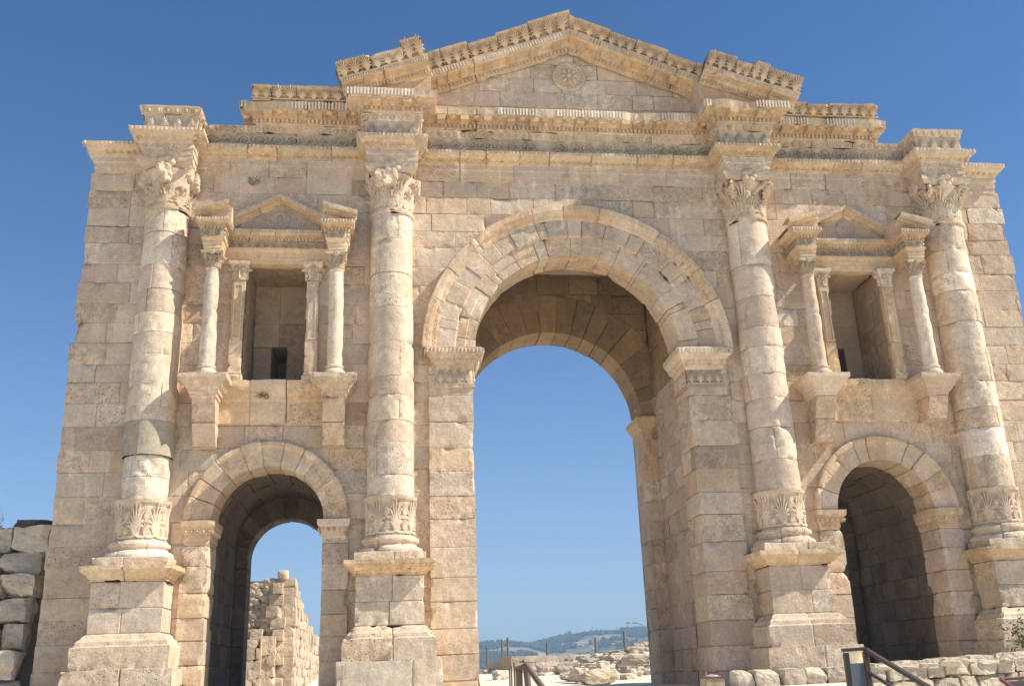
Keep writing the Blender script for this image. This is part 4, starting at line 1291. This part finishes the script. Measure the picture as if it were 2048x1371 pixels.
for i in range(900):
    x = cxr - .25 - rng.uniform(0, 3.4); z = rng.uniform(2.6, zt); r = rng.uniform(.05, .12)
    rock_into(mb, (x, cyr + .1 + rng.normal(0, .03), z), (r * 1.2, r, r), pick(PAL_R) * rng.uniform(.75, 1.1), 4, .15, .8)
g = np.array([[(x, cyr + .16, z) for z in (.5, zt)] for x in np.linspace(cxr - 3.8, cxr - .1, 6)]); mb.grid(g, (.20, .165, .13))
g = np.array([[(x, y, zt) for y in (cyr + .16, cyr + 3)] for x in np.linspace(cxr - 3.8, cxr - .1, 6)]); mb.grid(g, (.40, .33, .26))
mb.build("rubble_core", M_ROCK, RW)
mb = MB()                                         # stepped projecting blocks below and quoins
quarry_face(mb, (cxr - 3.6, cyr - .45), (cxr - .85, cyr - .45), .5, lambda s: 3.1, PAL_B, .4, .6, .36, .13, .3)
quarry_face(mb, (cxr - .9, cyr - .25), (cxr - .35, cyr - .25), .5, lambda s: 2.6, PAL_B, .28, .3, .36, .13, .25)
for i in range(9):
    z = 1.0 + i * .43
    rock_into(mb, (cxr - .3 + rng.normal(0, .06), cyr + rng.normal(-.02, .08), z), (rng.uniform(.17, .30), .25, .21), pick(PAL_B), 8, .08, .12, facets=1)
for i in range(16):
    rock_into(mb, (cxr - rng.uniform(.35, .8), cyr + rng.normal(-.03, .05), rng.uniform(1.9, 3.7)), (rng.uniform(.07, .17), .14, rng.uniform(.07, .15)), pick(PAL_B), 8, .2, .4)
rock_into(mb, (cxr - .2, cyr + .1, zt + .18), (.2, .25, .2), pick(PAL_B), 8, .1, .2)
mb.build("block_facing", M_ROCK, RW)

# far ruin wall and boulders through the central arch
mb = MB()
quarry_face(mb, (2.35, 39), (12.5, 41), 1.0, lambda s: 1.88 + .02 * s, PAL_R, .45, .95, .34, .14, .3, 6)
tag(mb.build("field_wall", M_ROCK), "low ruined stone wall on the skyline behind the central archway", "wall")
ROCKS = [  # x, y, z base, rx, ry, rz, rot, label
    (2.68, 13.5, .60, .66, .42, .25, .1, "large pale boulder with a tan face, nearest behind the central arch"),
    (2.24, 15.0, .66, .27, .36, .25, .5, "grey boulder leaning on the left of the nearest pale boulder"),
    (2.18, 16.5, .70, .34, .40, .17, .1, "squat grey-white boulder left behind the nearest boulders"),
    (3.09, 23.0, .88, .50, .45, .29, .0, "broad grey boulder in front of the skyline wall"),
    (4.32, 16.0, .64, .24, .30, .14, .4, "small white boulder right of the nearest pale boulder"),
    (5.12, 18.0, .68, .32, .34, .20, .1, "square grey boulder beneath the long fallen block"),
    (6.16, 20.0, .72, .28, .34, .17, -.1, "pale boulder half hidden by the right pier of the central arch"),
    (6.84, 25.0, 1.0, .84, .45, .35, .05, "long grey fallen block on the right of the rubble mound"),
    (6.20, 27.0, 1.2, .66, .45, .27, .2, "flat grey slab boulder left of the long fallen block"),
    (4.81, 23.0, 1.02, .30, .16, .22, .5, "tilted white block standing up among the rubble"),
    (4.40, 24.0, 1.05, .45, .36, .17, -.2, "low white boulder left of the tilted block"),
    (2.50, 26.0, .90, .33, .30, .28, .3, "pinkish round boulder at the foot of the skyline wall"),
    (1.64, 23.0, .76, .48, .34, .15, -.3, "pinkish slab in front of the round boulder"),
    (8.55, 32.0, 1.68, .60, .40, .26, .2, "cream block lying across the top of the rubble mound"),
    (7.74, 33.0, 1.86, .48, .35, .14, -.1, "long thin slab on the top edge of the rubble mound"),
    (9.16, 34.0, 2.12, .34, .30, .18, 0, "small square block crowning the rubble mound"),
    (5.32, 28.0, 1.30, .64, .45, .17, .2, "broken grey slab below the middle of the skyline wall"),
    (-.08, 21.0, .76, .36, .34, .21, .3, "pale slab leaning beside the plank fence"),
    (9.75, 34.3, 2.14, .22, .25, .21, 0, "reddish block at the right end of the mound top"),
]
for i, (x, y, z, rx, ry, rz_, ro, lb) in enumerate(ROCKS):
    mb = MB()
    col = pick(PAL_R) * (1.12 if 'white' in lb or 'pale' in lb else 1.0)
    if 'pink' in lb or 'red' in lb: col = np.array((.60, .48, .40))
    rock_into(mb, (x, y, z + rz_ * .95), (rx, ry, rz_), col, 18, .26, .33, ro)
    tag(mb.build("boulder", M_ROCK), lb, "boulder", "boulders strewn behind the arch")
mb = MB()                                         # small rubble between them: uncountable
for i in range(900):
    x = rng.uniform(-1.5, 13); y = rng.uniform(13, 39)
    t = .5 * vn(np.array([[x * .5, y * .3, 0]]), 8)[0] + .10 * (x - 3.2) + .035 * (y - 24)
    if t < 0 or (x < 3.5 and y < 22): continue
    s_ = rng.uniform(.06, .24) * (1 + .012 * (y - 13)); z = float(G(np.array([x]), np.array([y]))[0])
    rock_into(mb, (x, y, z + s_ * .35), (s_ * rng.uniform(.9, 1.7), s_, s_ * .75), pick(PAL_R), 6, .3, .35, rng.uniform(0, 3))
tag(mb.build("rubble", M_ROCK), "pale loose rubble covering the ground behind the central arch", "rubble", kind='stuff')

# =============================================================== small things
def cyl(mb, pts, r, k=8, col=(.3, .3, .3), cap=True):
    pts = [np.array(p, float) for p in pts]; r = np.broadcast_to(np.asarray(r, float), (len(pts),))
    ring_ = []
    for i, p in enumerate(pts):
        d = (pts[min(i + 1, len(pts) - 1)] - pts[max(i - 1, 0)]); d /= np.linalg.norm(d)
        a = np.cross(d, (0.13, .95, .2)); a /= np.linalg.norm(a); b = np.cross(d, a)
        th = np.linspace(0, 2 * PI, k + 1)
        ring_.append(p + r[i] * (np.cos(th)[:, None] * a + np.sin(th)[:, None] * b))
    X = np.array(ring_)
    if cap: X = np.concatenate([np.repeat(pts[0][None], k + 1, 0)[None], X, np.repeat(pts[-1][None], k + 1, 0)[None]])
    mb.grid(X, col)
def bar(mb, p0, p1, w, h, up=(0, 0, 1)):
    """rectangular bar with small bevels"""
    p0 = np.array(p0, float); p1 = np.array(p1, float); d = p1 - p0; d /= np.linalg.norm(d)
    u = np.array(up, float); s = np.cross(d, u); s /= np.linalg.norm(s); u = np.cross(s, d)
    b = .15 * min(w, h)
    o = [(-w / 2 + b, -h / 2), (w / 2 - b, -h / 2), (w / 2, -h / 2 + b), (w / 2, h / 2 - b), (w / 2 - b, h / 2), (-w / 2 + b, h / 2), (-w / 2, h / 2 - b), (-w / 2, -h / 2 + b)]
    o.append(o[0])
    E = [np.array([p + s * x + u * y for x, y in o]) for p in (p0, p1)]
    c0, c1 = np.repeat(p0[None], 9, 0), np.repeat(p1[None], 9, 0)
    mb.grid(np.array([c0, E[0], E[1], c1]), (.3, .3, .3))
def gz(x, y): return float(G(np.array([x]), np.array([y]))[0])

# wooden stair rail
t = empty("wooden_handrail", (-2.43, -5, gz(-2.43, -5)), "weathered wooden stair handrail with stout posts, in front of the central arch", "handrail")
loc = np.array(t.location)
def part(name, mat, par, fn):
    mb = MB(); fn(mb); mb.V = [v - loc for v in mb.V]
    return mb.build(name, mat, par)
zg = loc[2]
part("post", M_WOOD, t, lambda m: cyl(m, [(-2.43, -5, zg), (-2.43, -5, 1.07)], .062, 10))
part("post", M_WOOD, t, lambda m: cyl(m, [(-2.20, -5.0, zg), (-2.30, -5.05, 1.1)], .06, 10))
part("rail", M_WOOD, t, lambda m: (cyl(m, [(-2.49, -4.98, 1.09), (-2.28, -5.06, 1.15)], .05, 10), cyl(m, [(-2.31, -5.05, 1.17), (-2.10, -5.9, .72), (-1.95, -6.6, .3)], .055, 10)))

# brown metal stair rail with a blue reflecting pane
yR = -13.0
t = empty("metal_handrail", (.24, yR, gz(.24, yR)), "dark brown metal handrail with a glass pane, sloping down at the right", "handrail")
loc = np.array(t.location); zg = loc[2]
part("post", M_BROWN, t, lambda m: bar(m, (.135, yR, zg), (.15, yR, 1.10), .055, .055, (0, 1, 0)))
part("post", M_BROWN, t, lambda m: bar(m, (.345, yR - .05, zg), (.345, yR - .05, 1.10), .055, .055, (0, 1, 0)))
part("handrail", M_BROWN, t, lambda m: (bar(m, (.11, yR, 1.125), (.36, yR - .05, 1.135), .075, .035), bar(m, (.345, yR - .05, 1.13), (.72, yR - 1.0, .60), .075, .035), bar(m, (.72, yR - 1.0, .60), (1.2, yR - 2.2, -.08), .075, .035)))
part("rail", M_BROWN, t, lambda m: bar(m, (.345, yR - .05, .90), (1.0, yR - 1.7, -.03), .04, .03))
m_, nt_, p_ = new_mat("bluish_glass"); p_.inputs['Base Color'].default_value = (.10, .14, .18, 1); p_.inputs['Roughness'].default_value = .12; p_.inputs['Metallic'].default_value = .0
p_.inputs['Specular IOR Level'].default_value = .9
nt_.links.new(noise(nt_, nd(nt_, "ShaderNodeTexCoord").outputs['Object'], 2, 2), nd(nt_, "ShaderNodeBump").inputs['Height'])
part("glass_pane", m_, t, lambda m: bar(m, (.24, yR - .01, zg + .15), (.24, yR - .03, .99), .15, .012, (0, 1, 0)))

# litter box with papers
xb, yb = -.42, -10.0
t = empty("litter_box", (xb, yb, gz(xb, yb)), "small reddish wooden litter box in front of the right central pier", "litter bin")
loc = np.array(t.location); zg = loc[2]
part("box", M_PLANK, t, lambda m: [bar(m, (xb + dx, yb + dy, zg), (xb + dx, yb + dy, .86), w, d, (0, 1, 0)) for dx, dy, w, d in ((-.12, 0, .02, .22), (.12, 0, .02, .22), (0, -.12, .26, .02), (0, .12, .26, .02))])
part("rim", M_RED, t, lambda m: [bar(m, a, b, .025, .025) for a, b in (((xb - .15, yb - .13, .875), (xb + .15, yb - .13, .87)), ((xb - .14, yb - .13, .875), (xb - .03, yb + .13, .945)), ((xb + .14, yb - .13, .87), (xb + .13, yb + .13, .935)), ((xb - .04, yb + .13, .94), (xb + .14, yb + .13, .935)))])
mb = MB()
for i in range(9): rock_into(mb, (xb + rng.uniform(-.07, .09), yb + rng.uniform(-.06, .08), .85 + rng.uniform(-.02, .03)), (.06, .05, .03), (.7, .7, .7), 6, .5, .3, rng.uniform(0, 3))
tag(mb.build("crumpled_paper", M_PAPER), "crumpled white papers heaped in the small wooden litter box", "paper")

# corner of an information board, lower right
t = empty("information_board", (1.75, -14, gz(1.75, -14)), "red-brown framed information board in the bottom right corner", "board")
loc = np.array(t.location); zg = loc[2]
part("frame", M_RED, t, lambda m: [bar(m, a, b, .035, .03) for a, b in (((1.25, -14, .79), (2.2, -14.03, .82)), ((1.25, -14, .79), (1.32, -14.5, .52)), ((2.2, -14.03, .82), (2.27, -14.53, .55)), ((1.32, -14.5, .52), (2.27, -14.53, .55)))])
part("panel", M_BROWN, t, lambda m: m.add([(1.27, -14.02, .77), (2.19, -14.05, .80), (2.25, -14.51, .54), (1.33, -14.48, .51), (1.27, -14.02, .75), (2.19, -14.05, .78), (2.25, -14.51, .52), (1.33, -14.48, .49)], [(0, 1, 2, 3), (4, 7, 6, 5), (0, 4, 5, 1), (2, 6, 7, 3), (1, 5, 6, 2), (0, 3, 7, 4)]))
for xx in (1.45, 2.1): part("post", M_RED, t, lambda m: bar(m, (xx, -14.25, zg), (xx, -14.25, .64), .06, .06, (0, 1, 0)))

# plank fence
mb = MB()
def planks(mb, x0, y0, x1, y1, zb, h, n):
    for i in range(n):
        f = (i + .5) / n; x = x0 + (x1 - x0) * f; y = y0 + (y1 - y0) * f; w = math.hypot(x1 - x0, y1 - y0) / n
        bar(mb, (x, y, zb), (x, y, zb + h * rng.uniform(.97, 1.03)), w * .94, .04, (x1 - x0, y1 - y0, 0) if False else (-(y1 - y0), x1 - x0, 0))
planks(mb, .76, 28.6, 3.45, 72, .8, 1.02, 90)
planks(mb, .70, 28.6, 1.17, 28, .8, 1.07, 6)
tag(mb.build("plank_fence", M_PLANK), "pale vertical plank fence running away behind the central arch", "fence")

# posts and poles
POLES = [(2.81, 60, 3.23, .09, "thin leaning-free wooden pole standing left of the plank fence".replace("leaning-free ", "")),
         (4.05, 60, 3.75, .09, "wooden pole rising beside the end of the plank fence, left of its pair"),
         (4.52, 60, 3.9, .11, "tallest wooden pole rising beside the end of the plank fence"),
         (7.75, 60, 3.42, .10, "wooden pole behind the left part of the skyline wall"),
         (11.8, 60, 3.65, .12, "grey pole beside the double street lamp"),
         (14.25, 60, 4.12, .13, "dark wooden pole on the rubble mound near the right pier")]
for x, y, zt, r, lb in POLES:
    mb = MB(); zb = gz(x, y); cyl(mb, [(x - .03, y, zb - .2), (x, y, zt)], (r, r * .8), 8)
    tag(mb.build("wooden_pole", M_WOOD), lb, "pole", "poles behind the arch")
for x, y, zt, r, lb in [(-.72, 12, 1.25, .028, "leftmost of three thin brown fence posts behind the central arch"), (-.62, 12.3, 1.31, .028, "middle one of three thin brown fence posts behind the central arch"),
                        (-.55, 12, 1.385, .032, "tallest, rightmost of three thin brown fence posts behind the central arch"), (-1.80, 12, 1.08, .025, "thin dark stake leaning beside the left central pier")]:
    mb = MB(); zb = gz(x, y); ln = .08 if "stake" in lb else 0
    cyl(mb, [(x + ln, y, zb - .1), (x - ln * .6, y, zt)], r, 8)
    tag(mb.build("fence_post", M_WOOD), lb, "post", "thin posts behind the arch")

def lamp_head(mb, p, d):
    p = np.array(p, float); V, F = SPH[6]; S = V / np.linalg.norm(V, axis=1)[:, None]
    X = S * np.array([.55, .22, .16]); X[:, 2] = np.where(X[:, 2] < 0, X[:, 2] * .5, X[:, 2])
    mb.add(X * np.array([1 + .2 * d, 1, 1]) + p + np.array([d * .25, 0, 0]), F, (.3, .3, .3))
t = empty("street_lamp", (31.35, 120, gz(31.35, 120)), "single-armed grey street lamp with a long curved arm beside the right pier", "street lamp"); loc = np.array(t.location)
part("pole", M_GALV, t, lambda m: cyl(m, [(31.35, 120, loc[2]), (31.35, 120, 5.2)], (.11, .08), 8))
part("arm", M_GALV, t, lambda m: cyl(m, [(31.35, 120, 5.2), (31.25, 120, 6.1), (30.9, 120, 6.8), (30.5, 120, 7.2), (29.8, 120, 7.4), (29.1, 120, 7.43)], .10, 6))
part("lamp_head", M_GALV, t, lambda m: lamp_head(m, (28.9, 120, 7.42), -1))
t = empty("street_lamp", (23.7, 120, gz(23.7, 120)), "double-armed grey street lamp low behind the skyline wall", "street lamp"); loc = np.array(t.location)
part("pole", M_GALV, t, lambda m: cyl(m, [(23.7, 120, loc[2]), (23.7, 120, 3.5)], (.11, .08), 8))
for s, pts in ((-1, [(23.68, 120, 3.5), (23.4, 120, 3.95), (22.9, 120, 4.3), (22.2, 120, 4.46), (21.8, 120, 4.46)]), (1, [(23.72, 120, 3.5), (24.05, 120, 4.0), (24.5, 120, 4.35), (25.1, 120, 4.55), (25.6, 120, 4.6)])):
    a = part("arm", M_GALV, t, lambda m: cyl(m, pts, .10, 6))
    part("lamp_head", M_GALV, a, lambda m: lamp_head(m, pts[-1], s))
# masts on the hill
for x, y, h, lb in ((251.3, 1295, 10, "thin radio mast on the bare summit of the far hill"), (285, 1298, 6, "thin mast right of the bare hill summit"), (298.8, 1298, 9, "thin tall mast on the wooded ridge near the street lamp")):
    mb = MB(); zb = float(HZ(np.array([x]), np.array([y]))[0]); cyl(mb, [(x, y, zb - 1), (x, y, zb + h)], (.38, .2), 6)
    for f in (.55, .8): bar(mb, (x - .9, y, zb + h * f), (x + .9, y, zb + h * f), .25, .25)
    tag(mb.build("radio_mast", M_GALV), lb, "mast", "masts on the far hill")

# cypresses
def leaf_cloud(mb, pts, s, flat=.4):
    n = len(pts); a = rng.normal(size=(n, 3)); a /= np.linalg.norm(a, axis=1)[:, None]
    b = np.cross(a, rng.normal(size=(n, 3))); b /= np.linalg.norm(b, axis=1)[:, None]
    s = s * rng.uniform(.6, 1.4, (n, 1))
    V = np.stack([pts - a * s, pts + b * s * flat, pts + a * s, pts - b * s * flat], 1)
    mb.add(V.reshape(-1, 3), np.arange(n * 4).reshape(n, 4))
for x, y, h, r, lb in ((4.7, 96, 3.0, .5, "taller dark cypress tree left of the plank fence"), (3.6, 98, 2.2, .42, "shorter dark cypress tree left of its taller neighbour")):
    zb = gz(x, y); t = empty("cypress_tree", (x, y, zb), lb, "tree", "cypress trees behind the plank fence"); loc = np.array(t.location)
    ztop_ = {3.0: 2.12, 2.2: 1.95}[h]
    part("trunk", M_WOOD, t, lambda m: cyl(m, [(x, y, zb), (x, y, ztop_ - .4)], (.16, .04), 6))
    def crown(m):
        f = rng.uniform(0, 1, 900) ** .8; z = zb + .4 + f * (ztop_ - zb - .4); rr = r * (np.sin(np.clip(f * .9 + .1, 0, 1) * PI) ** .5) * (1 - .55 * f) * np.sqrt(rng.uniform(.2, 1, 900)); th = rng.uniform(0, 2 * PI, 900)
        leaf_cloud(m, np.stack([x + rr * np.cos(th), y + rr * np.sin(th), z], 1), .14)
    part("crown", M_CYP, t, crown)

# weeds and dry bushes
def bush(name, x, y, z, r, n, lb, mat=M_LEAF, up=1.0, leafy=400, stem=.006):
    t = empty(name, (x, y, z), lb, "plant"); global loc; loc = np.array(t.location)
    tips = []
    def st(m):
        for i in range(n):
            a = rng.uniform(0, 2 * PI); k = rng.uniform(.3, 1); e = np.array([x + r * k * math.cos(a), y - abs(r * k * math.sin(a)) * .8, z + up * r * rng.uniform(.4, 1.5)])
            mid = (np.array([x, y, z]) + e) / 2 + rng.normal(0, .12 * r, 3)
            cyl(m, [(x, y, z - .02), mid, e], (stem, stem * .8, stem * .3), 4); tips.append((mid, e))
    part("stem", M_TWIG, t, st)
    if leafy:
        def lf(m):
            pts = []
            for i in range(leafy):
                a, b = tips[rng.integers(len(tips))]; f = rng.uniform(0, 1); pts.append(a + (b - a) * f + rng.normal(0, .07 * r, 3))
            leaf_cloud(m, np.array(pts), .035 + .02 * r)
        part("foliage", mat, t, lf)
bush("dry_bush", -14.1, .9, ztop - .1, .5, 26, "bare twiggy bush on top of the left dry-stone wall", M_LEAF, .9, 40, .008)
bush("dry_grass", -13.85, .05, 3.9, .3, 30, "tuft of straw-coloured dry grass hanging in the left dry-stone wall", M_TWIG, .2, 60)
bush("green_bush", 9.75, -1.6, .9, .8, 60, "grey-green bush in front of the rightmost pedestal", M_LEAF, 1.0, 420)
bush("weed", -9.0, -1.1, .8, .22, 14, "small green weed at the foot of the leftmost pedestal", M_LEAF, .8, 150)
bush("weed", -7.85, -.25, 7.62, .2, 22, "small dry weed growing out of the left niche sill", M_TWIG, -.5, 120)
bush("weed", -8.35, -.08, 13.28, .28, 20, "dark dry weed rooted high in the wall beside the leftmost capital", M_TWIG, .5, 40)

# =============================================================== HAZE
mb = MB()
x0, x1, y0, y1, z0, z1 = -3600, 3600, -400, 3700, -42, 68
V = [(x, y, z) for z in (z0, z1) for y in (y0, y1) for x in (x0, x1)]
mb.add(V, [(0, 2, 3, 1), (4, 5, 7, 6), (0, 1, 5, 4), (2, 6, 7, 3), (0, 4, 6, 2), (1, 3, 7, 5)])
hm = bpy.data.materials.new("pale_air"); hm.use_nodes = True; nt = hm.node_tree
for n in list(nt.nodes):
    if n.type == 'BSDF_PRINCIPLED': nt.nodes.remove(n)
pv = nt.nodes.new("ShaderNodeVolumePrincipled"); pv.inputs['Color'].default_value = (.52, .76, 1, 1); pv.inputs['Density'].default_value = .00055
nt.links.new(pv.outputs[0], nt.nodes["Material Output"].inputs['Volume'])
tag(mb.build("haze", hm), "pale blue haze between the arch and the far hills", "haze", kind='stuff')
